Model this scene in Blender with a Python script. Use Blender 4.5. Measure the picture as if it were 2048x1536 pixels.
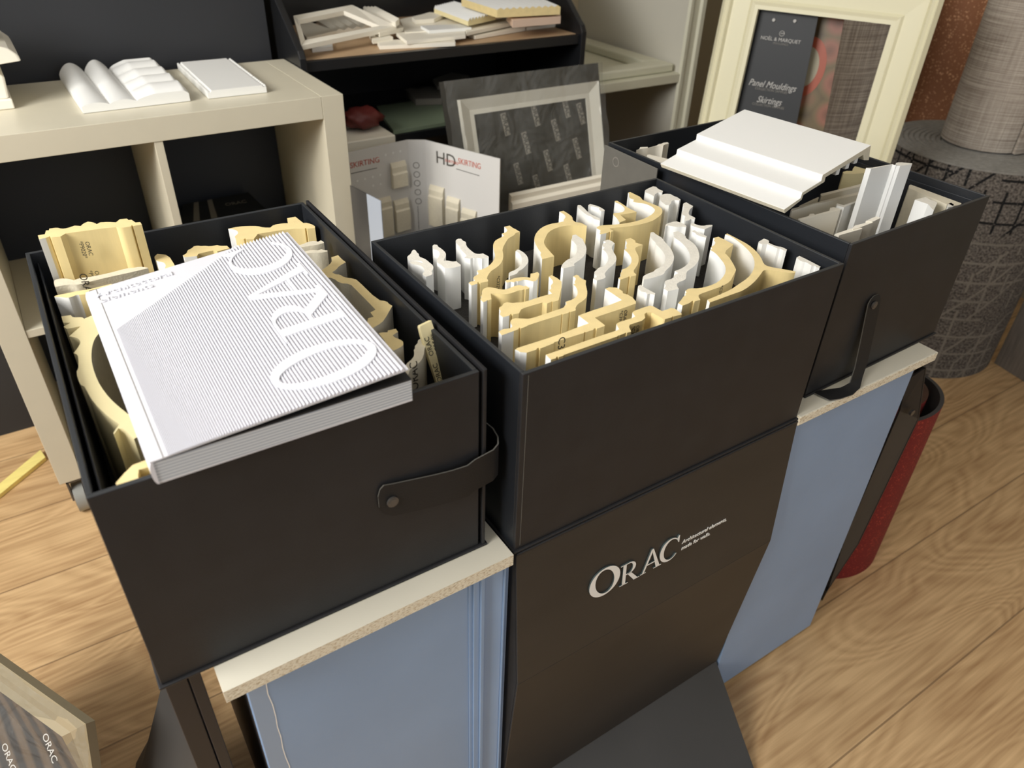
import bpy, bmesh, math, random
from mathutils import Vector, Matrix, Euler
from mathutils.geometry import tessellate_polygon
random.seed(7)
for o in list(bpy.data.objects): bpy.data.objects.remove(o)
SC = bpy.context.scene
COL = SC.collection
# ---------------------------------------------------------------- camera
CAM = Vector((-0.339, -0.480, 1.337))
RX = Vector((0.8380, -0.5449, 0.0301)); RY = Vector((-0.2926, -0.4952, -0.8180)); RZ = Vector((0.4606, 0.6767, -0.5744))
FPX = 1503.2
RX.normalize(); RZ.normalize(); RY = RZ.cross(RX).normalized(); RX = RY.cross(RZ).normalized()
cd = bpy.data.cameras.new('camera'); cam = bpy.data.objects.new('camera', cd); COL.objects.link(cam)
cam.matrix_world = Matrix(((RX.x, -RY.x, -RZ.x, CAM.x), (RX.y, -RY.y, -RZ.y, CAM.y), (RX.z, -RY.z, -RZ.z, CAM.z), (0, 0, 0, 1)))
cd.sensor_width = 36; cd.lens = FPX / 2048 * 36; cd.clip_start = 0.02
cd.dof.use_dof = True; cd.dof.focus_distance = 1.0; cd.dof.aperture_fstop = 6.2
SC.camera = cam
# ---------------------------------------------------------------- world, light, exposure
w = bpy.data.worlds.new('world'); SC.world = w; w.use_nodes = True
w.node_tree.nodes['Background'].inputs[0].default_value = (0.78, 0.88, 1.0, 1)
w.node_tree.nodes['Background'].inputs[1].default_value = 0.45
def area(name, loc, tgt, sx, sy, power, col):
    l = bpy.data.lights.new(name, 'AREA'); l.shape = 'RECTANGLE'; l.size = sx; l.size_y = sy; l.energy = power; l.color = col
    o = bpy.data.objects.new(name, l); COL.objects.link(o); o.location = loc
    o.rotation_euler = (Vector(tgt) - Vector(loc)).to_track_quat('-Z', 'Y').to_euler(); return o
area('window_daylight_left', (-2.1, 0.15, 2.15), (0.3, 0.4, 0.8), 1.5, 1.1, 84, (1.0, 0.985, 0.96))
area('window_daylight_front', (0.6, -2.9, 1.9), (0.6, 0.6, 0.6), 2.6, 1.6, 15, (0.93, 0.96, 1.0))
area('ceiling_daylight', (0.3, 0.2, 2.65), (0.3, 0.2, 0), 2.6, 2.2, 4, (0.93, 0.96, 1.0))
sun = bpy.data.lights.new('sun', 'SUN'); sun.energy = 0.5; sun.angle = math.radians(6); sun.color = (1, 0.93, 0.8)
so = bpy.data.objects.new('sun', sun); COL.objects.link(so)
so.rotation_euler = Vector((0.85, 0.30, -0.38)).to_track_quat('-Z', 'Y').to_euler()
SC.view_settings.view_transform = 'Standard'; SC.view_settings.look = 'None'
SC.view_settings.exposure = 0.0; SC.view_settings.gamma = 1.0; SC.view_settings.use_curve_mapping = False
SC.cycles.use_denoising = True
SC.cycles.max_bounces = 8

# ---------------------------------------------------------------- measuring: image point -> point of the place on a plane
def ray(px, py): return RX * ((px - 1024) / FPX) + RY * ((py - 768) / FPX) + RZ
def A(px, py, ax, val):
    d = ray(px, py); i = 'xyz'.index(ax); return CAM + d * ((val - CAM[i]) / d[i])
def AP(px, py, p0, n):
    d = ray(px, py); return CAM + d * ((p0 - CAM).dot(n) / d.dot(n))

# ---------------------------------------------------------------- materials
def lin(c): return tuple(((v / 255) / 12.92 if v / 255 <= 0.04045 else ((v / 255 + 0.055) / 1.055) ** 2.4) for v in c)
def mat(name, rgb, rough=0.6, metal=0.0, noise=0.0, nscale=40, bump=0.0, bscale=300, spec=0.5, stretch=(1, 1, 1), speck=None, sheen=0):
    m = bpy.data.materials.new(name); m.use_nodes = True; nt = m.node_tree; b = nt.nodes['Principled BSDF']
    c = lin(rgb) + (1,)
    b.inputs['Base Color'].default_value = c; b.inputs['Roughness'].default_value = rough; b.inputs['Metallic'].default_value = metal
    b.inputs['Specular IOR Level'].default_value = spec
    tc = nt.nodes.new('ShaderNodeTexCoord'); mp = nt.nodes.new('ShaderNodeMapping'); mp.inputs['Scale'].default_value = stretch
    nt.links.new(tc.outputs['Object'], mp.inputs[0])
    if noise:
        n = nt.nodes.new('ShaderNodeTexNoise'); n.inputs['Scale'].default_value = nscale; n.inputs['Detail'].default_value = 5
        nt.links.new(mp.outputs[0], n.inputs['Vector'])
        r = nt.nodes.new('ShaderNodeValToRGB'); r.color_ramp.elements[0].position = .3; r.color_ramp.elements[1].position = .7
        r.color_ramp.elements[0].color = tuple(v * (1 - noise) for v in c[:3]) + (1,)
        s2 = speck if speck else [min(1, v * (1 + noise)) for v in c[:3]]
        r.color_ramp.elements[1].color = tuple(s2) + (1,)
        nt.links.new(n.outputs[0], r.inputs[0]); nt.links.new(r.outputs[0], b.inputs['Base Color'])
    if bump:
        n = nt.nodes.new('ShaderNodeTexNoise'); n.inputs['Scale'].default_value = bscale; n.inputs['Detail'].default_value = 3
        nt.links.new(mp.outputs[0], n.inputs['Vector'])
        bp = nt.nodes.new('ShaderNodeBump'); bp.inputs['Strength'].default_value = bump; bp.inputs['Distance'].default_value = 0.002
        nt.links.new(n.outputs[0], bp.inputs['Height']); nt.links.new(bp.outputs[0], b.inputs['Normal'])
    return m
M = {}
M['box'] = mat('black_cloth_board', (40, 40, 42), .48, noise=.12, nscale=25, bump=.12, bscale=900, spec=.3)
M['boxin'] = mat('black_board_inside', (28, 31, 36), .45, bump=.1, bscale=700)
M['rim'] = mat('board_rim_edge', (52, 54, 56), .4)
M['edge'] = mat('worn_board_edge', (78, 78, 78), .5)
M['foamdark'] = mat('dark_grey_foam', (48, 45, 42), .95, noise=.3, nscale=300, bump=.5, bscale=500)
M['pu'] = mat('cream_foam_core', (238, 216, 158), .75, noise=.05, nscale=60, bump=.12, bscale=500)
M['puback'] = mat('cream_foam_back', (234, 212, 152), .6, noise=.05, nscale=14, stretch=(8, 8, .5), bump=.05)
M['pupale'] = mat('pale_cream_foam', (240, 226, 176), .6, noise=.04, nscale=20)
M['white'] = mat('white_primer', (240, 240, 236), .45)
M['whitecap'] = mat('white_polymer_cut', (232, 228, 216), .8, noise=.05, nscale=200, bump=.3, bscale=600)
M['offwhite'] = mat('off_white_polymer', (222, 214, 192), .6, noise=.04, nscale=150, bump=.2, bscale=400)
M['ink'] = mat('dark_ink', (60, 55, 45), .7)
M['leather'] = mat('black_leather', (30, 30, 31), .55, spec=.3, bump=.15, bscale=500)
M['leatheredge'] = mat('leather_cut_edge', (100, 98, 92), .8)
M['rivet'] = mat('dark_metal', (96, 94, 92), .35, metal=.5)
M['paper'] = mat('book_cover_paper', (222, 222, 228), .6, bump=.04, bscale=1500)
M['coverwhite'] = mat('book_cover_gloss_white', (236, 237, 242), .35)
M['endpaper'] = mat('black_endpaper', (36, 38, 42), .5)
M['blue'] = mat('blue_grey_paint', (138, 165, 200), .4, noise=.05, nscale=6, bump=.05, bscale=80)
M['bluestrip'] = mat('grey_blue_paint_strip', (146, 168, 196), .3)
M['lam'] = mat('cream_laminate', (222, 217, 200), .4, noise=.02, nscale=10)
M['standblack'] = mat('black_satin_card', (44, 42, 40), .5, noise=.2, nscale=7, bump=.05, bscale=300, stretch=(.6, 1, 1.6))
M['footblack'] = mat('dark_grey_card', (58, 57, 56), .5, noise=.12, nscale=6)
M['navy'] = mat('navy_black_card', (20, 23, 32), .45, noise=.1)
M['logo'] = mat('white_lettering', (238, 238, 234), .4)
M['silver'] = mat('logo_side', (110, 125, 125), .3, metal=.6)
M['kallax'] = mat('ivory_laminate', (216, 209, 187), .38, noise=.015, nscale=20)
M['charcoal'] = mat('charcoal_wall', (42, 43, 46), .55, noise=.06, nscale=3)
M['blackpaint'] = mat('black_shelf_paint', (24, 25, 27), .35)
M['woodshelf'] = mat('pale_wood_shelf', (190, 160, 125), .5, noise=.1, nscale=20, stretch=(1, 8, 1))
M['sample'] = mat('cream_white_sample', (246, 240, 224), .55)
M['pink'] = mat('pink_primer', (226, 198, 176), .6)
M['green'] = mat('sage_green_panel', (128, 142, 118), .5)
M['red'] = mat('dull_red_plastic', (96, 36, 32), .5, bump=.6, bscale=20)
M['greycab'] = mat('grey_white_cabinet', (206, 202, 188), .5)
M['stile'] = mat('pale_moulding', (214, 212, 190), .45)
M['creamframe'] = mat('cream_frame', (230, 224, 190), .45)
M['card'] = mat('black_printed_card', (34, 36, 38), .5)
M['dots'] = mat('pale_print', (190, 188, 182), .6)
M['film'] = None
M['greyprint'] = mat('grey_print', (128, 124, 116), .6)
M['patch'] = mat('pale_grey_print', (158, 153, 144), .6)
M['insert'] = mat('dark_grey_insert', (62, 60, 55), .35, noise=.1, nscale=8)
M['cardboard'] = mat('white_card_stock', (214, 212, 208), .5)
M['redprint'] = mat('red_print', (196, 96, 76), .6)
M['darkprint'] = mat('dark_print', (80, 76, 70), .6)
M['caster'] = mat('grey_rubber', (150, 150, 144), .5)
M['hub'] = mat('tan_hub', (150, 125, 100), .5)
M['yellowpine'] = mat('yellow_strip', (246, 228, 140), .5, noise=.08, nscale=10, stretch=(1, 6, 1))
M['plaster'] = mat('beige_wall_paint', (176, 166, 140), .7)
M['ceil'] = mat('white_ceiling_paint', (225, 225, 222), .8)
def film():
    m = bpy.data.materials.new('clear_film'); m.use_nodes = True; nt = m.node_tree; nt.nodes.remove(nt.nodes['Principled BSDF'])
    out = nt.nodes['Material Output']; mx = nt.nodes.new('ShaderNodeMixShader'); t = nt.nodes.new('ShaderNodeBsdfTransparent'); t.inputs[0].default_value = (.9, .9, .88, 1)
    g = nt.nodes.new('ShaderNodeBsdfPrincipled'); g.inputs['Base Color'].default_value = (.5, .5, .48, 1); g.inputs['Roughness'].default_value = .18
    n = nt.nodes.new('ShaderNodeTexNoise'); n.inputs['Scale'].default_value = 9; n.inputs['Detail'].default_value = 4; n.inputs['Distortion'].default_value = 1.5
    tc = nt.nodes.new('ShaderNodeTexCoord'); nt.links.new(tc.outputs['Object'], n.inputs['Vector'])
    bp = nt.nodes.new('ShaderNodeBump'); bp.inputs['Strength'].default_value = 1; bp.inputs['Distance'].default_value = .03
    nt.links.new(n.outputs[0], bp.inputs['Height']); nt.links.new(bp.outputs[0], g.inputs['Normal'])
    mx.inputs[0].default_value = .12
    nt.links.new(t.outputs[0], mx.inputs[1]); nt.links.new(g.outputs[0], mx.inputs[2]); nt.links.new(mx.outputs[0], out.inputs[0]); return m
M['film'] = film()
def stripes(name, c1, c2, scale, axis='z', rough=.6, thr=.5, dist=0.0, wob=1.0):
    m = bpy.data.materials.new(name); m.use_nodes = True; nt = m.node_tree; b = nt.nodes['Principled BSDF']; b.inputs['Roughness'].default_value = rough
    tc = nt.nodes.new('ShaderNodeTexCoord'); wv = nt.nodes.new('ShaderNodeTexWave'); wv.bands_direction = axis.upper(); wv.inputs['Scale'].default_value = scale
    wv.inputs['Distortion'].default_value = dist; wv.inputs['Detail Scale'].default_value = wob
    nt.links.new(tc.outputs['Object'], wv.inputs[0]); r = nt.nodes.new('ShaderNodeValToRGB')
    r.color_ramp.elements[0].position = max(0, thr - .3); r.color_ramp.elements[1].position = min(1, thr + .3)
    r.color_ramp.elements[0].color = lin(c1) + (1,); r.color_ramp.elements[1].color = lin(c2) + (1,)
    nt.links.new(wv.outputs[0], r.inputs[0]); nt.links.new(r.outputs[0], b.inputs['Base Color']); return m
M['pages'] = stripes('page_block_edges', (168, 177, 188), (214, 218, 222), 110, 'z', dist=3.0, wob=.1)
def weave(name, c1, c2, sx, sz, rough=.9, wu=1.0):
    m = bpy.data.materials.new(name); m.use_nodes = True; nt = m.node_tree; b = nt.nodes['Principled BSDF']; b.inputs['Roughness'].default_value = rough
    b.inputs['Specular IOR Level'].default_value = .2
    tc = nt.nodes.new('ShaderNodeTexCoord')
    def ns(st, sc):
        mp = nt.nodes.new('ShaderNodeMapping'); mp.inputs['Scale'].default_value = st; nt.links.new(tc.outputs['UV'], mp.inputs[0])
        n = nt.nodes.new('ShaderNodeTexNoise'); n.inputs['Scale'].default_value = sc; n.inputs['Detail'].default_value = 3; nt.links.new(mp.outputs[0], n.inputs['Vector']); return n
    a = ns((sx, 6, 1), 1.0); c = ns((6, sz, 1), 1.0)
    ad = nt.nodes.new('ShaderNodeMath'); ad.operation = 'ADD'; wm_ = nt.nodes.new('ShaderNodeMath'); wm_.operation = 'MULTIPLY_ADD'; wm_.inputs[1].default_value = wu; wm_.inputs[2].default_value = (1 - wu) * .5; nt.links.new(a.outputs[0], wm_.inputs[0]); nt.links.new(wm_.outputs[0], ad.inputs[0]); nt.links.new(c.outputs[0], ad.inputs[1])
    r = nt.nodes.new('ShaderNodeValToRGB'); r.color_ramp.elements[0].position = .42; r.color_ramp.elements[1].position = .6
    h = nt.nodes.new('ShaderNodeMath'); h.operation = 'MULTIPLY'; h.inputs[1].default_value = .5; nt.links.new(ad.outputs[0], h.inputs[0]); nt.links.new(h.outputs[0], r.inputs[0])
    r.color_ramp.elements[0].color = lin(c1) + (1,); r.color_ramp.elements[1].color = lin(c2) + (1,)
    nt.links.new(r.outputs[0], b.inputs['Base Color'])
    bp = nt.nodes.new('ShaderNodeBump'); bp.inputs['Strength'].default_value = .5; bp.inputs['Distance'].default_value = .003; nt.links.new(h.outputs[0], bp.inputs['Height']); nt.links.new(bp.outputs[0], b.inputs['Normal'])
    return m
M['weave'] = weave('grey_woven_vinyl', (148, 137, 126), (204, 194, 180), 260, 260)
M['weavelight'] = weave('light_grey_knit_vinyl', (140, 128, 116), (196, 186, 172), 260, 420, wu=.4)
M['rollend'] = mat('carpet_roll_edge', (138, 135, 128), .95, noise=.15, nscale=80, bump=.6, bscale=200)
M['greywood'] = mat('grey_woodgrain_board', (128, 122, 116), .6, noise=.2, nscale=30, stretch=(6, 6, .4))
def glitter(name, c1, c2, sc):
    m = mat(name, c1, .75); nt = m.node_tree; b = nt.nodes['Principled BSDF']
    tc = nt.nodes.new('ShaderNodeTexCoord'); v = nt.nodes.new('ShaderNodeTexVoronoi'); v.inputs['Scale'].default_value = sc
    nt.links.new(tc.outputs['Object'], v.inputs['Vector'])
    r = nt.nodes.new('ShaderNodeValToRGB'); r.color_ramp.elements[0].position = 0.0; r.color_ramp.elements[1].position = .4
    r.color_ramp.elements[0].color = lin(c2) + (1,); r.color_ramp.elements[1].color = lin(c1) + (1,)
    n = nt.nodes.new('ShaderNodeTexNoise'); n.inputs['Scale'].default_value = sc * .45; n.inputs['Detail'].default_value = 6; nt.links.new(tc.outputs['Object'], n.inputs['Vector'])
    md = nt.nodes.new('ShaderNodeMath'); md.operation = 'ADD'; nt.links.new(v.outputs['Distance'], md.inputs[0])
    sb = nt.nodes.new('ShaderNodeMath'); sb.operation = 'SUBTRACT'; sb.inputs[1].default_value = .45; nt.links.new(n.outputs[0], sb.inputs[0]); nt.links.new(sb.outputs[0], md.inputs[1])
    nt.links.new(md.outputs[0], r.inputs[0]); nt.links.new(r.outputs[0], b.inputs['Base Color']); return m
M['copper'] = glitter('copper_pile_carpet', (146, 96, 64), (240, 186, 140), 130)
M['redcarpet'] = glitter('red_pile_carpet', (118, 24, 24), (186, 72, 52), 190)
def cracked():
    m = bpy.data.materials.new('grey_carpet_line_pattern'); m.use_nodes = True; nt = m.node_tree; b = nt.nodes['Principled BSDF']; b.inputs['Roughness'].default_value = .95
    b.inputs['Specular IOR Level'].default_value = .1
    tc = nt.nodes.new('ShaderNodeTexCoord'); sp0 = nt.nodes.new('ShaderNodeSeparateXYZ'); nt.links.new(tc.outputs['UV'], sp0.inputs[0])
    def mth(op, a, bb=None):
        n = nt.nodes.new('ShaderNodeMath'); n.operation = op
        for i, v in enumerate((a, bb)):
            if v is None: continue
            if isinstance(v, (int, float)): n.inputs[i].default_value = v
            else: nt.links.new(v, n.inputs[i])
        return n.outputs[0]
    U_, V_ = sp0.outputs[0], sp0.outputs[1]
    def lines(coord, other, per, oper, wd, thr, seed):
        c = mth('DIVIDE', coord, per); f = mth('FRACT', c); cell = mth('ADD', mth('MULTIPLY', mth('FLOOR', c), 7.3), mth('MULTIPLY', mth('FLOOR', mth('DIVIDE', other, oper)), 3.1))
        wn = nt.nodes.new('ShaderNodeTexWhiteNoise'); wn.noise_dimensions = '1D'; nt.links.new(mth('ADD', cell, seed), wn.inputs['W'])
        return mth('MULTIPLY', mth('LESS_THAN', mth('ABSOLUTE', mth('SUBTRACT', f, .5)), wd / per / 2), mth('GREATER_THAN', wn.outputs[0], thr))
    dg = mth('ADD', mth('MULTIPLY', U_, .75), mth('MULTIPLY', V_, -.66)); dp = mth('ADD', mth('MULTIPLY', U_, .66), mth('MULTIPLY', V_, .75))
    tot = mth('MAXIMUM', mth('MAXIMUM', lines(V_, U_, .062, .11, .007, .35, 1.7), lines(U_, V_, .055, .062, .007, .40, 9.2)), lines(dg, dp, .060, .10, .007, .45, 4.4))
    dots = nt.nodes.new('ShaderNodeTexNoise'); dots.inputs['Scale'].default_value = 130; nt.links.new(tc.outputs['UV'], dots.inputs['Vector'])
    class _R: outputs = [mth('MULTIPLY', tot, mth('GREATER_THAN', dots.outputs[0], .36))]
    r = _R
    # line colour: near black high up, pale below
    sx = nt.nodes.new('ShaderNodeSeparateXYZ'); nt.links.new(tc.outputs['UV'], sx.inputs[0])
    rl = nt.nodes.new('ShaderNodeValToRGB'); rl.color_ramp.elements[0].position = .46; rl.color_ramp.elements[1].position = .5
    rl.color_ramp.elements[0].color = lin((132, 126, 116)) + (1,); rl.color_ramp.elements[1].color = lin((34, 34, 34)) + (1,); nt.links.new(sx.outputs[1], rl.inputs[0])
    n = nt.nodes.new('ShaderNodeTexNoise'); n.inputs['Scale'].default_value = 160; n.inputs['Detail'].default_value = 3; nt.links.new(tc.outputs['UV'], n.inputs['Vector'])
    rb = nt.nodes.new('ShaderNodeValToRGB'); rb.color_ramp.elements[0].position = .35; rb.color_ramp.elements[1].position = .65
    rb.color_ramp.elements[0].color = lin((66, 62, 58)) + (1,); rb.color_ramp.elements[1].color = lin((128, 121, 113)) + (1,); nt.links.new(n.outputs[0], rb.inputs[0])
    mx = nt.nodes.new('ShaderNodeMixRGB'); nt.links.new(r.outputs[0], mx.inputs[0]); nt.links.new(rb.outputs[0], mx.inputs[1]); nt.links.new(rl.outputs[0], mx.inputs[2])
    nt.links.new(mx.outputs[0], b.inputs['Base Color']); return m
M['cracked'] = cracked()
def chipboard():
    m = mat('chipboard_edge', (226, 214, 184), .9); nt = m.node_tree; b = nt.nodes['Principled BSDF']
    tc = nt.nodes.new('ShaderNodeTexCoord'); mp = nt.nodes.new('ShaderNodeMapping'); mp.inputs['Scale'].default_value = (1, 1, 2.5); nt.links.new(tc.outputs['Object'], mp.inputs[0])
    v = nt.nodes.new('ShaderNodeTexNoise'); v.inputs['Scale'].default_value = 260; v.inputs['Detail'].default_value = 8; nt.links.new(mp.outputs[0], v.inputs['Vector'])
    r = nt.nodes.new('ShaderNodeValToRGB'); r.color_ramp.elements[0].position = .32; r.color_ramp.elements[1].position = .5
    r.color_ramp.elements[0].color = lin((188, 168, 134)) + (1,); r.color_ramp.elements[1].color = lin((240, 232, 210)) + (1,)
    nt.links.new(v.outputs[0], r.inputs[0]); nt.links.new(r.outputs[0], b.inputs['Base Color'])
    bp = nt.nodes.new('ShaderNodeBump'); bp.inputs['Strength'].default_value = .7; bp.inputs['Distance'].default_value = .002; nt.links.new(v.outputs[0], bp.inputs['Height']); nt.links.new(bp.outputs[0], b.inputs['Normal']); return m
M['chip'] = chipboard()
def oak():
    m = bpy.data.materials.new('oak_laminate'); m.use_nodes = True; nt = m.node_tree; b = nt.nodes['Principled BSDF']; L = nt.links.new
    b.inputs['Roughness'].default_value = .42
    tc = nt.nodes.new('ShaderNodeTexCoord'); sp = nt.nodes.new('ShaderNodeSeparateXYZ'); L(tc.outputs['Object'], sp.inputs[0])
    def mth(op, a, bb=None, c=None):
        n = nt.nodes.new('ShaderNodeMath'); n.operation = op
        for i, v in enumerate((a, bb, c)):
            if v is None: continue
            if isinstance(v, (int, float)): n.inputs[i].default_value = v
            else: L(v, n.inputs[i])
        return n.outputs[0]
    yy = mth('DIVIDE', mth('SUBTRACT', sp.outputs[1], .027), .2425)
    row = mth('FLOOR', yy); fr = mth('SUBTRACT', yy, row)
    xx = mth('DIVIDE', mth('ADD', sp.outputs[0], mth('ADD', mth('MULTIPLY', row, 1.13), .9)), 3.2); col = mth('FLOOR', xx); fx = mth('SUBTRACT', xx, col)
    pid = mth('ADD', mth('MULTIPLY', row, 7.31), mth('MULTIPLY', col, 3.77))
    # grain coordinates shifted per plank
    cb = nt.nodes.new('ShaderNodeCombineXYZ'); L(mth('ADD', mth('MULTIPLY', sp.outputs[0], 1.0), pid), cb.inputs[0]); L(mth('MULTIPLY', sp.outputs[1], 3.6), cb.inputs[1]); L(pid, cb.inputs[2])
    n1 = nt.nodes.new('ShaderNodeTexNoise'); n1.inputs['Scale'].default_value = 1.7; n1.inputs['Detail'].default_value = 1.5; n1.inputs['Distortion'].default_value = .4; L(cb.outputs[0], n1.inputs['Vector'])
    rings = mth('FRACT', mth('MULTIPLY', n1.outputs[0], 19.0))
    ring = mth('ABSOLUTE', mth('SUBTRACT', mth('MULTIPLY', rings, 2.0), 1.0))
    cb2 = nt.nodes.new('ShaderNodeCombineXYZ'); L(mth('ADD', mth('MULTIPLY', sp.outputs[0], 5.0), pid), cb2.inputs[0]); L(mth('MULTIPLY', sp.outputs[1], 130.0), cb2.inputs[1]); L(pid, cb2.inputs[2])
    n2 = nt.nodes.new('ShaderNodeTexNoise'); n2.inputs['Scale'].default_value = 1.0; n2.inputs['Detail'].default_value = 4; L(cb2.outputs[0], n2.inputs['Vector'])
    n3 = nt.nodes.new('ShaderNodeTexNoise'); n3.inputs['Scale'].default_value = 3.0; n3.inputs['Detail'].default_value = 3; L(cb.outputs[0], n3.inputs['Vector'])
    g = mth('ADD', mth('ADD', mth('MULTIPLY', ring, .20), mth('MULTIPLY', n2.outputs[0], .75)), mth('MULTIPLY', n3.outputs[0], .5))
    r = nt.nodes.new('ShaderNodeValToRGB'); r.color_ramp.elements[0].position = .42; r.color_ramp.elements[1].position = .92
    r.color_ramp.elements[0].color = lin((172, 134, 92)) + (1,); r.color_ramp.elements[1].color = lin((222, 186, 138)) + (1,); L(g, r.inputs[0])
    # knots
    kb = nt.nodes.new('ShaderNodeTexVoronoi'); kb.inputs['Scale'].default_value = 1.6; L(cb.outputs[0], kb.inputs['Vector'])
    kn = mth('LESS_THAN', kb.outputs['Distance'], .028)
    wn = nt.nodes.new('ShaderNodeTexWhiteNoise'); wn.noise_dimensions = '1D'; L(pid, wn.inputs['W'])
    val = nt.nodes.new('ShaderNodeHueSaturation'); L(r.outputs[0], val.inputs['Color']); L(mth('ADD', mth('MULTIPLY', wn.outputs[0], .14), .93), val.inputs['Value'])
    kmx = nt.nodes.new('ShaderNodeMixRGB'); L(mth('MULTIPLY', kn, .6), kmx.inputs[0]); L(val.outputs[0], kmx.inputs[1]); kmx.inputs[2].default_value = lin((112, 80, 52)) + (1,)
    e1 = mth('LESS_THAN', mth('MINIMUM', fr, mth('SUBTRACT', 1.0, fr)), .007); e2 = mth('LESS_THAN', mth('MINIMUM', fx, mth('SUBTRACT', 1.0, fx)), .0012)
    ed = mth('MAXIMUM', e1, e2)
    mx = nt.nodes.new('ShaderNodeMixRGB'); L(mth('MULTIPLY', ed, .6), mx.inputs[0]); L(kmx.outputs[0], mx.inputs[1]); mx.inputs[2].default_value = lin((96, 70, 46)) + (1,)
    L(mx.outputs[0], b.inputs['Base Color'])
    bp = nt.nodes.new('ShaderNodeBump'); bp.inputs['Strength'].default_value = .25; bp.inputs['Distance'].default_value = .001; L(mth('SUBTRACT', g, ed), bp.inputs['Height']); L(bp.outputs[0], b.inputs['Normal'])
    return m
M['oak'] = oak()
def foodprint():
    m = bpy.data.materials.new('food_photo_print'); m.use_nodes = True; nt = m.node_tree; b = nt.nodes['Principled BSDF']; b.inputs['Roughness'].default_value = .4
    tc = nt.nodes.new('ShaderNodeTexCoord'); n = nt.nodes.new('ShaderNodeTexVoronoi'); n.inputs['Scale'].default_value = 16; nt.links.new(tc.outputs['Object'], n.inputs['Vector'])
    r = nt.nodes.new('ShaderNodeValToRGB'); el = r.color_ramp.elements; el[0].color = lin((96, 66, 48)) + (1,); el[1].color = lin((54, 40, 32)) + (1,)
    e = el.new(.35); e.color = lin((146, 96, 76)) + (1,); e = el.new(.6); e.color = lin((112, 96, 66)) + (1,)
    nt.links.new(n.outputs['Distance'], r.inputs[0]); nt.links.new(r.outputs[0], b.inputs['Base Color']); return m
M['food'] = foodprint()

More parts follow.
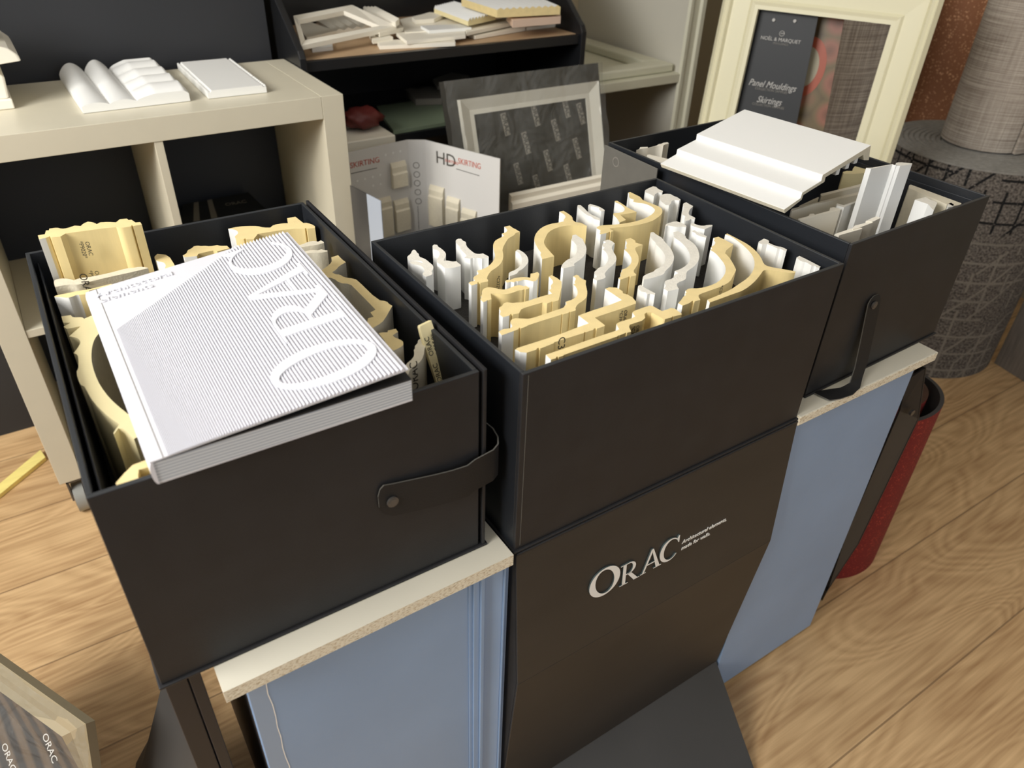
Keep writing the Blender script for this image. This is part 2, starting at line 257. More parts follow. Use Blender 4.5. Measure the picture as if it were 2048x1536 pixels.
# ---------------------------------------------------------------- builders
def link(name, me, parent=None):
    o = bpy.data.objects.new(name, me); COL.objects.link(o)
    if parent is not None: o.parent = parent
    return o
def tag(o, label=None, cat=None, group=None, kind=None):
    if label: o['label'] = label
    if cat: o['category'] = cat
    if group: o['group'] = group
    if kind: o['kind'] = kind
    return o
def empty(name, loc, label, cat, group=None):
    o = bpy.data.objects.new(name, None); COL.objects.link(o); o.location = loc; o.empty_display_size = .05
    bpy.context.view_layer.update()
    return tag(o, label, cat, group)
def wm(p):
    m = Matrix.Identity(4)
    while p is not None: m = p.matrix_basis @ m; p = p.parent
    return m
class MB:
    def __init__(s): s.v = []; s.f = []; s.mi = []; s.uv = None
    def face(s, pts, m=0):
        b = len(s.v); s.v += [Vector(p) for p in pts]; s.f.append(list(range(b, b + len(pts)))); s.mi.append(m)
    def box(s, lo, hi, m=0, mt=None):
        x0, y0, z0 = lo; x1, y1, z1 = hi
        c = [(x0, y0, z0), (x1, y0, z0), (x1, y1, z0), (x0, y1, z0), (x0, y0, z1), (x1, y0, z1), (x1, y1, z1), (x0, y1, z1)]
        if mt is not None: c = [mt @ Vector(p) for p in c]
        b = len(s.v); s.v += [Vector(p) for p in c]
        for q in ((3, 2, 1, 0), (4, 5, 6, 7), (0, 1, 5, 4), (1, 2, 6, 5), (2, 3, 7, 6), (3, 0, 4, 7)): s.f.append([b + i for i in q]); s.mi.append(m)
    def prism(s, bot, top, sides=None, cap=0, capb=None):
        """bot/top: lists of 3D points; sides: material per edge"""
        n = len(top); b = len(s.v); s.v += [Vector(p) for p in bot] + [Vector(p) for p in top]
        a = top[0]; nn = Vector((0, 0, 0))
        for i in range(n):
            p = Vector(top[i]); q = Vector(top[(i + 1) % n]); nn += p.cross(q)
        t = tessellate_polygon([[Vector(p) for p in top]])
        axis = Vector(top[0]) - Vector(bot[0]); flip = nn.dot(axis) < 0
        for tri in t:
            p, q, r = [Vector(top[i]) for i in tri]
            up = (q - p).cross(r - p).dot(axis) > 0
            tr = list(tri) if up else list(reversed(tri))
            s.f.append([b + n + i for i in tr]); s.mi.append(cap)
            s.f.append([b + i for i in reversed(tr)]); s.mi.append(cap if capb is None else capb)
        for i in range(n):
            j = (i + 1) % n; q = [b + i, b + j, b + n + j, b + n + i]
            if flip: q.reverse()
            s.f.append(q); s.mi.append(sides[i] if sides else cap)
    def tube(s, pts, r, n=10, m=0):
        pts = [Vector(p) for p in pts]; rings = []
        for i, p in enumerate(pts):
            d = (pts[min(i + 1, len(pts) - 1)] - pts[max(i - 1, 0)]).normalized(); u = d.orthogonal().normalized(); v = d.cross(u)
            b = len(s.v); rings.append(b)
            s.v += [p + (u * math.cos(2 * math.pi * k / n) + v * math.sin(2 * math.pi * k / n)) * r for k in range(n)]
        for a, b in zip(rings, rings[1:]):
            for k in range(n): s.f.append([a + k, a + (k + 1) % n, b + (k + 1) % n, b + k]); s.mi.append(m)
        s.f.append([rings[0] + k for k in reversed(range(n))]); s.mi.append(m); s.f.append([rings[-1] + k for k in range(n)]); s.mi.append(m)
    def build(s, name, mats, parent=None, smooth=False, bevel=0, uvf=None, auto=None):
        me = bpy.data.meshes.new(name)
        inv = wm(parent).inverted() if parent is not None else Matrix.Identity(4)
        me.from_pydata([inv @ v for v in s.v], [], s.f)
        for m in (mats if isinstance(mats, (list, tuple)) else [mats]): me.materials.append(m)
        for p, i in zip(me.polygons, s.mi): p.material_index = i
        if uvf:
            uv = me.uv_layers.new(name='uv')
            for lp in me.loops: uv.data[lp.index].uv = uvf(s.v[lp.vertex_index])
        if smooth or auto:
            for p in me.polygons: p.use_smooth = True
            if auto:
                bm = bmesh.new(); bm.from_mesh(me); bmesh.ops.remove_doubles(bm, verts=bm.verts, dist=1e-6)
                for e in bm.edges:
                    if len(e.link_faces) == 2 and e.calc_face_angle(0) > auto: e.smooth = False
                    elif len(e.link_faces) != 2: e.smooth = False
                bm.to_mesh(me); bm.free()
        me.update(); o = link(name, me, parent)
        if bevel:
            bv = o.modifiers.new('bevel', 'BEVEL'); bv.width = bevel; bv.segments = 2; bv.limit_method = 'ANGLE'
        return o
def struct(o): o['kind'] = 'structure'; return o
def simplebox(name, lo, hi, m, parent=None, bevel=.001, mt=None):
    b = MB(); b.box(lo, hi, 0, mt); return b.build(name, m, parent, bevel=bevel)
def chaikin(pts, flags):
    """round the gentle vertices of a closed outline, keep the sharp ones"""
    n = len(pts); out = []; fl = []
    for i in range(n):
        a, b, c = pts[i - 1], pts[i], pts[(i + 1) % n]; d1 = (b - a); d2 = (c - b)
        if d1.length < 1e-7 or d2.length < 1e-7: continue
        ang = abs(math.degrees(d1.angle(d2)))
        if ang < 52:
            out.append(b.lerp(a, .25)); fl.append(flags[i - 1]); out.append(b.lerp(c, .25)); fl.append(flags[i])
        else: out.append(b); fl.append(flags[i])
    return out, fl
def text_mesh(name, body, size, mt, m, parent=None, extrude=.0002, shear=0, align='CENTER', spacing=1.0, xs=1.0):
    cu = bpy.data.curves.new(name, 'FONT'); cu.body = body; cu.size = size; cu.extrude = extrude; cu.shear = shear; cu.align_x = align; cu.align_y = 'CENTER'; cu.space_character = spacing; cu.resolution_u = 3
    t = bpy.data.objects.new('tmp', cu); COL.objects.link(t); dg = bpy.context.evaluated_depsgraph_get(); dg.update()
    me = bpy.data.meshes.new_from_object(t.evaluated_get(dg)); bpy.data.objects.remove(t); bpy.data.curves.remove(cu)
    inv = wm(parent).inverted() if parent is not None else Matrix.Identity(4)
    me.transform(inv @ mt @ Matrix.Diagonal((xs, 1, 1, 1))); me.materials.clear(); me.materials.append(m); me.name = name
    return link(name, me, parent)
def frame_mt(o, xd, yd):
    xd = Vector(xd).normalized(); zd = xd.cross(Vector(yd)).normalized(); yd = zd.cross(xd)
    return Matrix(((xd.x, yd.x, zd.x, o[0]), (xd.y, yd.y, zd.y, o[1]), (xd.z, yd.z, zd.z, o[2]), (0, 0, 0, 1)))

# serif capitals drawn as outlines; each glyph a list of closed 2D loops (cap height 1)
def ell(cx, cy, rx, ry, a0=0, a1=360, rot=0, n=40):
    r = math.radians(rot); out = []
    for k in range(n + 1 if abs(a1 - a0) < 360 else n):
        t = math.radians(a0 + (a1 - a0) * k / n); x = rx * math.cos(t); y = ry * math.sin(t)
        out.append((cx + x * math.cos(r) - y * math.sin(r), cy + x * math.sin(r) + y * math.cos(r)))
    return out
def glyph_pieces(ch):
    if ch == 'O':
        o = ell(.42, .5, .42, .5); i = ell(.42, .5, .255, .44, rot=9); ps = []
        for k in range(40): j = (k + 1) % 40; ps.append([o[k], o[j], i[j], i[k]])
        return ps, .84
    if ch == 'C':
        o = ell(.44, .5, .44, .5, 38, 322, n=44); i = ell(.50, .5, .325, .44, 46, 314, n=44); ps = []
        for k in range(44): ps.append([o[k], o[k + 1], i[k + 1], i[k]])
        ps.append([(.80, .98), (.84, .98), (.84, .66), (.81, .66), (.74, .80), (.72, .86)])
        return ps, .84
    if ch == 'A':
        return [[(.46, 1), (.54, 1), (.92, .03), (.74, .03)], [(.45, 1), (.52, .88), (.18, .03), (.09, .03)], [(.22, .36), (.66, .36), (.68, .31), (.20, .31)],
                [(0, 0), (.27, 0), (.27, .035), (0, .035)], [(.63, 0), (1.0, 0), (1.0, .035), (.63, .035)]], 1.0
    if ch == 'R':
        ps = [[(.12, .02), (.27, .02), (.27, .98), (.12, .98)], [(0, 0), (.4, 0), (.4, .035), (0, .035)], [(0, 1), (.27, 1), (.27, .965), (0, .965)],
              [(.27, 1), (.42, 1), (.42, .955), (.27, .955)], [(.27, .49), (.42, .49), (.42, .445), (.27, .445)], [(.34, .47), (.5, .49), (.86, .03), (.66, .03)], [(.66, 0), (.95, 0), (.95, .035), (.66, .035)]]
        o = ell(.42, .7225, .30, .2775, -90, 90, n=20); i = ell(.42, .7225, .16, .2325, -90, 90, n=20)
        for k in range(20): ps.append([o[k], o[k + 1], i[k + 1], i[k]])
        return ps, .95

# ================================================================ ROOM
b = MB(); b.box((-2.6, -3.0, -.05), (2.8, 2.15, 0)); struct(b.build('floor', M['oak']))
b = MB(); b.box((-2.6, -3.0, 2.75), (2.8, 2.15, 2.8)); struct(b.build('ceiling', M['ceil']))
b = MB(); b.box((-2.6, 2.1, 0), (2.8, 2.15, 2.75)); struct(b.build('wall_back', M['plaster']))
b = MB(); b.box((-2.0, 1.60, 0), (.285, 1.64, 2.3)); struct(b.build('wall_partition', M['charcoal']))
b = MB(); b.box((2.75, -3.0, 0), (2.8, 2.1, 2.75)); struct(b.build('wall_right', M['plaster']))
# window walls (left and front) with openings
b = MB(); b.box((-2.6, -3, 0), (-2.55, 2.1, .35)); b.box((-2.6, -3, 2.35), (-2.55, 2.1, 2.75)); b.box((-2.6, -3, .35), (-2.55, -1.2, 2.35)); b.box((-2.6, 1.5, .35), (-2.55, 2.1, 2.35)); struct(b.build('wall_left', M['plaster']))
b = MB(); b.box((-2.6, -3.05, 0), (2.8, -3, .3)); b.box((-2.6, -3.05, 2.5), (2.8, -3, 2.75)); b.box((-2.6, -3.05, .3), (-1.6, -3, 2.5)); b.box((2.2, -3.05, .3), (2.8, -3, 2.5)); struct(b.build('wall_front', M['plaster']))

# ================================================================ BOXES
H = .2394
def open_box(name, ox, oy, wd, dp, z0, z1, rot, label, flap=False, inner=None, fz=.869):
    t = empty(name, (ox, oy, z0), label, 'box')
    R = Matrix.Translation((ox, oy, 0)) @ Matrix.Rotation(rot, 4, 'Z'); th = .0048
    fw = wd - (.0075 if flap else 0)
    b = MB(); b.box((0, 0, z0), (fw, th, z1), 0, R); b.build('front_panel', M['box'], t, bevel=.0009)
    b = MB(); b.box((0, dp - th, z0), (fw, dp, z1), 0, R); b.build('back_panel', M['boxin'], t, bevel=.0009)
    b = MB(); b.box((0, th, z0), (th, dp - th, z1), 0, R); b.build('side_panel', M['boxin'], t, bevel=.0009)
    b = MB(); b.box((fw - th, th, z0), (fw, dp - th, z1), 0, R); b.build('side_panel', M['boxin'], t, bevel=.0009)
    b = MB(); b.box((th, th, z0), (fw - th, dp - th, z0 + .004), 0, R); b.build('bottom_panel', M['boxin'], t)
    b = MB(); b.box((-.003, -.003, z0 - .0035), (wd + .003, dp, z0 - .0001), 0, R); b.build('base_board', M['box'], t, bevel=.0012)
    if flap:
        b = MB(); b.box((wd - .004, -.002, z0), (wd, dp, z1 + .0015), 0, R); b.build('cover_flap', M['box'], t, bevel=.0009)
    for c_ in t.children:
        if c_.name.startswith(('front_panel', 'back_panel', 'side_panel')):
            c_.data.materials.append(M['rim'])
            for p_ in c_.data.polygons:
                if p_.normal.z > .9: p_.material_index = 1
    b = MB(); b.box((th, th, fz - .012), (fw - th, dp - th, fz), 0, R)
    b.build('foam_tray', M['foamdark'], t)
    if inner:
        for q in inner:
            b = MB(); b.box(q[0], q[1], 0, R); b.build('lining_panel', M['boxin'], t, bevel=.0008)
    return t, R
RIM = .936
mid, RM = open_box('sample_box', 0, 0, .480, .3453, .6955, RIM, 0, 'black open sample box on the display stand, filled with upright moulding samples', fz=.8695)
lft, RL = open_box('sample_box', -.3719, .0274, .3457, .4811, .7020, .9376, -.0105, 'black open sample box on the left, with the catalogue lying on it', flap=True, fz=.765,
                   inner=[((.0085, .006, .712), (.0105, .475, .926))])
rgt, RR = open_box('sample_box', .5261, .0246, .3406, .4829, .7020, .9411, .0242, 'black open sample box at the right, heaped with white skirting samples', fz=.770,
                   inner=[((.3340, .006, .712), (.3357, .477, .929))])
for z0_, z1_, xq in ((.700, .933, A(1056, 765, 'y', 0).x),):
    b = MB(); b.box((xq, -.0003, z0_), (xq + .0006, .0002, z1_)); b.build('fold_crease', M['leatheredge'], mid)
# straps
def strap(name, path, w0, up, parent_t, rivet, rn):
    """ribbon along path, width direction up (list), rounded end at path[0]"""
    b = MB(); n = len(path); th = .0016; L = []; 
    for i, (p, u) in enumerate(zip(path, up)):
        p = Vector(p); d = (Vector(path[min(i + 1, n - 1)]) - Vector(path[max(i - 1, 0)])).normalized(); u = Vector(u).normalized(); nn = d.cross(u).normalized()
        w = w0
        if i < 4: w = w0 * (0.35, .72, .92, 1.0)[i]
        L.append([p - u * w / 2 - nn * th / 2, p + u * w / 2 - nn * th / 2, p + u * w / 2 + nn * th / 2, p - u * w / 2 + nn * th / 2])
    for i in range(n - 1):
        for k, m in ((0, 0), (1, 1), (2, 0), (3, 1)):
            b.face([L[i][k], L[i][(k + 1) % 4], L[i + 1][(k + 1) % 4], L[i + 1][k]], m)
    b.face(list(reversed(L[0])), 1); b.face(L[-1], 1)
    o = b.build(name, [M['leather'], M['leatheredge']], parent_t, auto=.6)
    r = MB(); c, nr = Vector(rivet), Vector(rn).normalized()
    r.tube([c - nr * .0004, c + nr * .0016], .0060, 24); r.tube([c + nr * .0016, c + nr * .0021], .0042, 24)
    r.build('rivet', M['rivet'], o); return o
yf = .0262
zc = []
P = []
for (px, py) in ((757, 1004), (762, 1002), (770, 1000), (785, 1000), (830, 990), (870, 981), (905, 972), (935, 962)):
    P.append(A(px, py, 'y', yf - .0035 - .00012 * (px - 757) * .3))
def hang(a, t): return a
x_r = P[-1].x
P += [Vector((x_r + .010, yf - .008, P[-1].z + .002)), Vector((-.0205, yf - .0085, P[-1].z + .006)), Vector((-.0125, yf - .005, P[-1].z + .008)), Vector((-.0078, yf + .003, P[-1].z + .010)),
      Vector((-.0068, yf + .014, P[-1].z + .013)), Vector((-.0095, yf + .026, P[-1].z + .015)), Vector((-.0165, yf + .036, P[-1].z + .017)), Vector((-.0225, yf + .044, P[-1].z + .017))]
strap('leather_strap', P, .0420, [(0, 0, 1)] * len(P), lft, A(785, 1003, 'y', yf - .0062), (0, -1, 0))
# right box strap hangs down its front and curls under
yr = .0270
pts = [A(1752, 590, 'y', yr - .002), A(1750, 596, 'y', yr - .003), A(1748, 604, 'y', yr - .004), A(1745, 622, 'y', yr - .005), A(1733, 680, 'y', yr - .009), A(1722, 730, 'y', yr - .014)]
xx = pts[-1].x
pts += [A(1712, 760, 'z', .7090), A(1700, 776, 'z', .7030), A(1684, 784, 'z', .7012), A(1660, 790, 'z', .7010), A(1640, 792, 'z', .7010)]
pts = [Vector(p) for p in pts]
ups = [(1, 0, 0)] * 7 + [(.8, -.5, 0), (.5, -.85, 0), (.3, -1, 0), (.2, -1, 0)]
strap('leather_strap', pts, .030, ups, rgt, A(1748, 610, 'y', yr - .0062), (0, -1, 0))

# ================================================================ MOULDING SAMPLES
ZO = {'1': (800, 420, 7.3143), '2': (920, 540, 7.3143), '3': (1060, 400, 7.3143), '4': (1140, 360, 7.3143), '5': (1120, 540, 7.3143), '6': (1240, 430, 7.3143), '7': (1380, 430, 7.3143),
      'a': (60, 420, 6.4), 'b': (60, 600, 6.4), 'c': (140, 780, 6.4), 'd': (300, 420, 6.4), 'e': (580, 460, 6.4), 'f': (720, 600, 8.5333), 'g': (1220, 260, 10.24), 'h': (1560, 300, 7.877), 'i': (1700, 320, 7.3143), 'p': (0, 0, 1.0)}
def PX(z, x, y): ox, oy, s = ZO[z]; return ox + x / s, oy + y / s
def moulding(z, col, pts, label, w0=0, w1=0, cap=.928, bot=.8700, group=None, name='moulding_sample', smooth=True, mats=None):
    """pts: outline of the cut end. edges w0..w1 carry the white face when the body is cream"""
    n = len(pts); P3 = [A(*PX(z, *p), 'z', cap) for p in pts]
    fl = [1 if (w0 <= i < w1 or (w0 > w1 and (i >= w0 or i < w1))) else 2 for i in range(n)]
    if smooth: P3, fl = chaikin(P3, fl)
    mts = mats or {'y': [M['pu'], M['white'], M['puback']], 'w': [M['whitecap'], M['white'], M['white']], 'o': [M['offwhite']] * 3, 'p': [M['sample']] * 3}[col]
    b = MB(); b.prism([(p.x, p.y, bot) for p in P3], P3, fl, 0)
    o = b.build(name, mts, auto=.5)
    return tag(o, label, 'moulding sample', group)
def printing(o, body, c, up, size=.0075, xd=None, shear=.15, yd=None):
    return text_mesh('printed_code', body, size, frame_mt(c, xd or (0, 0, -1), yd or (1, 0, 0)), M['ink'], o, extrude=.00015, shear=shear)
G = 'upright moulding samples in the middle box'
def mm(*a, **k): return moulding(*a, group=G, **k)
mm('1', 'w', [(105,680),(160,640),(175,595),(205,580),(235,595),(245,620),(275,640),(282,685),(330,700),(390,730),(445,780),(475,800),(492,840),(480,870),(460,895),(475,920),(465,950),(380,975),(325,945),(340,915),(365,890),(345,850),(300,815),(230,800),(165,790),(140,760),(180,748),(260,752),(318,778),(338,768),(300,742),(220,738),(140,740),(112,715)], 'small white scrolled moulding sample, leftmost in the middle box')
mm('1', 'w', [(475,520),(500,505),(545,510),(560,540),(600,560),(672,625),(668,680),(650,710),(640,740),(700,738),(760,755),(830,750),(850,775),(890,795),(885,820),(760,850),(655,850),(600,800),(545,775),(535,740),(555,700),(585,650),(575,610),(540,585),(500,580),(478,560)], 'white moulding sample with a wide flat block face, second from left in middle box')
mm('1', 'w', [(815,440),(850,420),(895,420),(920,450),(965,465),(968,520),(1010,570),(1090,635),(1150,645),(1215,635),(1250,655),(1300,680),(1295,700),(1220,705),(1200,715),(1150,700),(1110,700),(1085,705),(1060,700),(1030,715),(980,705),(940,700),(975,675),(965,650),(900,590),(870,530),(818,480)], 'white concave cornice sample with beaded ends behind the long cream one')
o = mm('1', 'y', [(1005,1065),(1035,1045),(1082,1040),(1095,1030),(1072,1010),(1080,975),(1120,955),(1155,930),(1125,890),(1230,860),(1310,810),(1370,740),(1395,670),(1375,600),(1360,530),(1370,480),(1400,440),(1480,400),(1522,378),(1490,345),(1555,325),(1575,295),(1550,265),(1525,245),(1605,228),(1650,262),(1690,280),(1755,320),(1690,335),(1670,370),(1590,410),(1560,450),(1495,565),(1513,660),(1500,740),(1460,800),(1400,850),(1320,900),(1265,995),(1290,1025),(1285,1045),(1175,1065),(1155,1050),(1128,1055),(1130,1078),(1045,1105)], 'long cream S-curved cornice sample standing near the back left of middle box', 43, 23)
c4 = A(*PX('1', 1435, 1060), 'y', A(*PX('1', 1400, 855), 'z', .928).y - .001); printing(o, '*C332*', c4, None, .006)
mm('1', 'w', [(1690,600),(1720,580),(1750,585),(1815,625),(1865,680),(1880,740),(1870,780),(1800,860),(1730,895),(1710,935),(1605,965),(1585,935),(1610,905),(1680,880),(1750,830),(1780,770),(1785,700),(1760,650),(1725,615)], 'small white C-curved moulding sample between two cream ones')
mm('1', 'y', [(1540,1035),(1575,1020),(1615,1025),(1660,1000),(1740,985),(1830,980),(1905,990),(1910,930),(1960,925),(2010,905),(2040,930),(2025,980),(2000,1030),(1950,1045),(1890,1030),(1820,1020),(1780,1030),(1720,1045),(1700,1040),(1670,1060),(1620,1050),(1590,1060),(1560,1062)], 'small cream sample with white curved face turned to the viewer', 11, 0)
mm('2', 'y', [(295,430),(320,400),(305,385),(325,350),(320,310),(350,270),(410,250),(500,260),(590,285),(680,285),(750,255),(790,235),(860,220),(900,225),(930,240),(960,230),(1015,260),(1000,275),(960,285),(943,280),(910,295),(865,295),(780,330),(700,350),(600,355),(520,340),(450,345),(455,400),(460,430),(415,440),(400,436),(385,455),(340,470)], 'cream cornice sample with a wavy top edge at left front of middle box', 30, 16)
mm('2', 'y', [(625,690),(580,650),(600,605),(575,570),(572,545),(620,525),(630,490),(690,470),(760,485),(830,475),(900,475),(1000,450),(1100,415),(1230,375),(1285,362),(1345,345),(1300,295),(1340,275),(1325,225),(1365,190),(1355,150),(1330,125),(1300,95),(1340,75),(1390,100),(1440,130),(1500,185),(1445,430),(1440,445),(1360,465),(1348,455),(1335,465),(1275,490),(1205,475),(1000,535),(900,570),(880,600),(860,635),(770,650),(755,640),(740,645),(725,655),(720,668)], 'cream crown sample with big bead at left, third from the front wall', 41, 24)
o = mm('2', 'y', [(610,955),(567,905),(620,865),(700,858),(745,850),(770,820),(735,770),(745,730),(800,705),(860,708),(930,710),(1000,715),(1100,690),(1250,640),(1400,590),(1520,550),(1530,520),(1560,505),(1545,465),(1650,430),(1710,385),(1725,320),(1700,250),(1660,215),(1690,195),(1670,175),(1695,140),(1690,115),(1655,95),(1700,68),(1745,85),(1750,110),(1845,155),(1835,190),(1850,260),(1865,330),(1850,400),(1800,450),(1720,500),(1690,550),(1692,590),(1615,615),(1602,607),(1590,625),(1505,650),(1490,640),(1480,655),(1300,710),(1000,805),(970,825),(890,855),(875,840),(860,850),(845,872)], 'cream crown sample with tall hooked end, second long one from the front wall', 53, 29)
o = mm('5', 'y', [(-488,1210),(-583,1200),(-613,1180),(-658,1165),(-623,1140),(-213,1010),(37,925),(255,840),(420,780),(350,725),(270,665),(480,590),(730,510),(905,440),(790,360),(660,275),(720,252),(830,258),(915,310),(920,340),(990,360),(1060,400),(1110,460),(1110,490),(870,575),(510,695),(655,805),(650,820),(540,860),(525,848),(505,850),(490,868),(485,875),(375,910),(365,900),(350,920),(-80,1055),(-90,1070),(-290,1150),(-305,1135),(-335,1140),(-350,1165)], 'long cream zigzag stepped cornice sample, second from the front wall', 0, 16, smooth=False)
pc = A(*PX('5', 925, 680), 'y', A(*PX('5', 800, 600), 'z', .928).y - .0006)
yb = A(*PX('5', 700, 632), 'z', .928)
printing(o, 'ORAC\n*C391*', A(*PX('5', 920, 690), 'y', A(*PX('5', 920, 560), 'z', .928).y - .0008), None, .0062)
printing(o, 'C39', A(*PX('5', 15, 1110), 'y', A(*PX('5', 15, 1018), 'z', .928).y - .0008), None, .013, shear=0)
o = mm('5', 'y', [(-133,1312),(-208,1240),(0,1170),(585,965),(830,885),(865,865),(825,790),(860,765),(1050,705),(1100,680),(1060,620),(1080,600),(1230,545),(1320,520),(1370,535),(1490,600),(1560,580),(1620,555),(1680,565),(1780,640),(1780,650),(1660,680),(1650,672),(1635,690),(1535,720),(1510,715),(1340,620),(1260,620),(1235,650),(1245,700),(1200,740),(1020,800),(1010,830),(1040,900),(980,920),(965,912),(935,930),(870,955),(850,955),(840,970),(60,1240),(50,1252),(-20,1275),(-32,1262),(-55,1270),(-60,1290)], 'long cream stepped sample right against the front wall of middle box', 0, 19, smooth=False)
printing(o, 'ORAC\n*C392*', A(*PX('5', 1095, 915), 'y', A(*PX('5', 1095, 778), 'z', .928).y - .0008), None, .0062)
mm('3', 'y', [(178,868),(165,830),(150,800),(165,770),(120,720),(70,620),(60,560),(90,480),(170,400),(290,350),(420,330),(500,310),(490,290),(525,250),(500,210),(430,170),(490,158),(560,200),(620,245),(625,295),(670,325),(740,330),(832,378),(700,370),(560,370),(400,400),(270,465),(230,540),(200,610),(220,670),(280,740),(355,822)], 'large cream C-shaped cornice sample bulging left at the middle of the box', 0, 16)
mm('3', 'w', [(700,75),(740,75),(800,125),(830,160),(900,215),(960,235),(1030,275),(1025,300),(930,275),(900,240),(850,230),(780,180),(690,95)], 'thin white sample with a slanted top edge near the back wall')
mm('3', 'w', [(850,75),(880,58),(1000,90),(1095,145),(1085,160),(1040,165),(1010,140),(1010,115),(900,90),(860,95)], 'narrow white sample behind the slanted thin white one')
mm('3', 'y', [(1240,15),(1275,10),(1380,75),(1440,120),(1560,175),(1400,205),(1320,215),(1405,290),(1310,330),(1290,300),(1275,270),(1215,215),(1225,190),(1340,185),(1385,155),(1385,115),(1320,60),(1245,35)], 'small cream sample with white scooped face, inside the big hook', 8, 18)
mm('4', 'y', [(385,695),(430,670),(500,660),(700,650),(900,620),(1050,580),(1180,520),(1240,460),(1245,430),(1200,390),(1100,345),(960,330),(920,310),(940,290),(880,270),(862,240),(870,200),(850,185),(880,175),(960,215),(1035,250),(1060,295),(1200,345),(1330,400),(1355,450),(1340,500),(1270,560),(1180,610),(950,670),(640,700),(575,712),(640,745),(600,760),(580,750),(560,770),(450,795),(430,785),(450,765),(435,745),(450,735),(400,715)], 'large cream hook-shaped cornice sample opening left near the back right', 34, 18)
mm('4', 'w', [(1095,150),(1150,120),(1215,92),(1260,100),(1290,130),(1360,160),(1350,185),(1290,180),(1240,210),(1230,240),(1170,205),(1100,180)], 'white block sample in the back right corner of middle box')
mm('4', 'w', [(1310,250),(1340,215),(1400,200),(1470,205),(1530,240),(1570,250),(1620,290),(1600,300),(1530,290),(1480,310),(1480,340),(1450,370),(1400,365),(1340,320),(1315,290)], 'white sample with a round column end beside the corner block')
mm('4', 'w', [(1655,345),(1700,325),(1750,355),(1800,380),(1790,400),(1760,420),(1735,470),(1740,510),(1800,535),(1835,555),(1825,575),(1770,570),(1740,590),(1690,600),(1680,560),(1690,530),(1650,510),(1635,480),(1660,440),(1670,400),(1655,375)], 'narrow white wavy sample against the right wall of middle box')
mm('4', 'w', [(1395,650),(1480,615),(1560,605),(1640,630),(1705,670),(1700,690),(1640,680),(1560,690),(1470,670),(1430,665),(1400,680)], 'white sample with domed top edge behind the two C curves')
mm('6', 'w', [(1035,125),(1070,118),(1130,145),(1210,160),(1290,145),(1350,145),(1355,160),(1290,185),(1240,210),(1150,190),(1060,160),(1035,145)], 'white cove sample with scooped top edge near the right wall')
mm('6', 'w', [(1055,230),(1090,220),(1130,250),(1190,275),(1270,310),(1260,330),(1200,320),(1150,300),(1120,290),(1100,260),(1060,245)], 'thin white ribbed sample in front of the scooped white one')
mm('3', 'w', [(620,515),(670,505),(720,540),(780,575),(780,600),(820,670),(828,740),(800,810),(740,870),(660,920),(640,940),(655,960),(600,975),(490,1000),(455,985),(470,945),(510,900),(560,865),(620,850),(670,790),(695,720),(680,660),(640,610),(600,585),(615,560)], 'white S-curved sample standing in front of the big cream C')
mm('3', 'w', [(1075,600),(1140,580),(1190,595),(1240,635),(1210,660),(1195,700),(1220,760),(1260,820),(1265,880),(1230,940),(1150,1000),(1110,1050),(1090,1085),(1110,1125),(1095,1145),(980,1180),(925,1150),(980,1120),(930,1060),(980,1020),(1000,990),(1080,970),(1140,900),(1150,840),(1120,770),(1060,720),(1095,700),(1055,670),(1065,640),(1110,620)], 'white S-curved sample left of the cream S with same bends')
mm('3', 'y', [(1320,1165),(1295,1145),(1330,1110),(1320,1070),(1350,1040),(1340,1020),(1420,990),(1480,930),(1490,860),(1450,790),(1380,725),(1420,710),(1405,670),(1425,630),(1405,600),(1400,575),(1470,555),(1545,595),(1540,620),(1650,655),(1550,690),(1535,720),(1560,770),(1590,830),(1590,900),(1560,970),(1505,1045),(1555,1090),(1550,1105),(1470,1120),(1450,1110),(1430,1130)], 'cream S-curved sample between two white curved ones', 0, 16)
mm('6', 'w', [(450,255),(490,250),(530,285),(610,330),(625,350),(660,400),(740,480),(790,590),(790,650),(750,740),(660,820),(640,870),(540,900),(480,920),(350,945),(330,920),(345,890),(400,860),(500,825),(510,800),(600,760),(660,690),(670,620),(640,550),(580,480),(530,430),(520,400),(470,360),(440,290)], 'white C-curved cornice sample, left one of the pair')
mm('6', 'w', [(780,250),(850,235),(960,300),(965,340),(1050,390),(1130,470),(1165,590),(1150,670),(1090,750),(1000,810),(970,840),(968,920),(950,950),(840,990),(830,1030),(860,1080),(700,1115),(640,1075),(680,1040),(650,1000),(660,960),(780,925),(790,880),(850,850),(800,820),(920,775),(1010,700),(1030,610),(1000,520),(940,440),(860,370),(790,330),(795,290)], 'white C-curved cornice sample with stepped foot, right one of the pair')
mm('6', 'w', [(260,1040),(300,1020),(370,1070),(430,1100),(515,1145),(510,1170),(440,1150),(400,1160),(370,1130),(310,1120),(270,1080)], 'small white beaded sample in front of the pair of C curves')
o = mm('6', 'y', [(915,1325),(850,1290),(890,1250),(930,1190),(965,1170),(950,1150),(975,1130),(955,1110),(1010,1070),(1150,1075),(1300,1040),(1440,980),(1530,880),(1550,800),(1530,720),(1470,640),(1400,560),(1320,510),(1350,490),(1330,470),(1380,440),(1400,400),(1370,370),(1390,350),(1365,335),(1440,318),(1520,355),(1660,430),(1520,545),(1590,610),(1650,700),(1690,780),(1700,805),(1650,900),(1615,970),(1500,1040),(1300,1110),(1160,1160),(1145,1190),(1175,1240),(1090,1265),(1068,1252),(1045,1262),(1015,1290)], 'large cream C-curved cornice sample with beads at both ends, right of the box', 0, 25)
printing(o, '*C217*', A(*PX('6', 1470, 1130), 'y', A(*PX('6', 1470, 1052), 'z', .928).y - .001), None, .006)
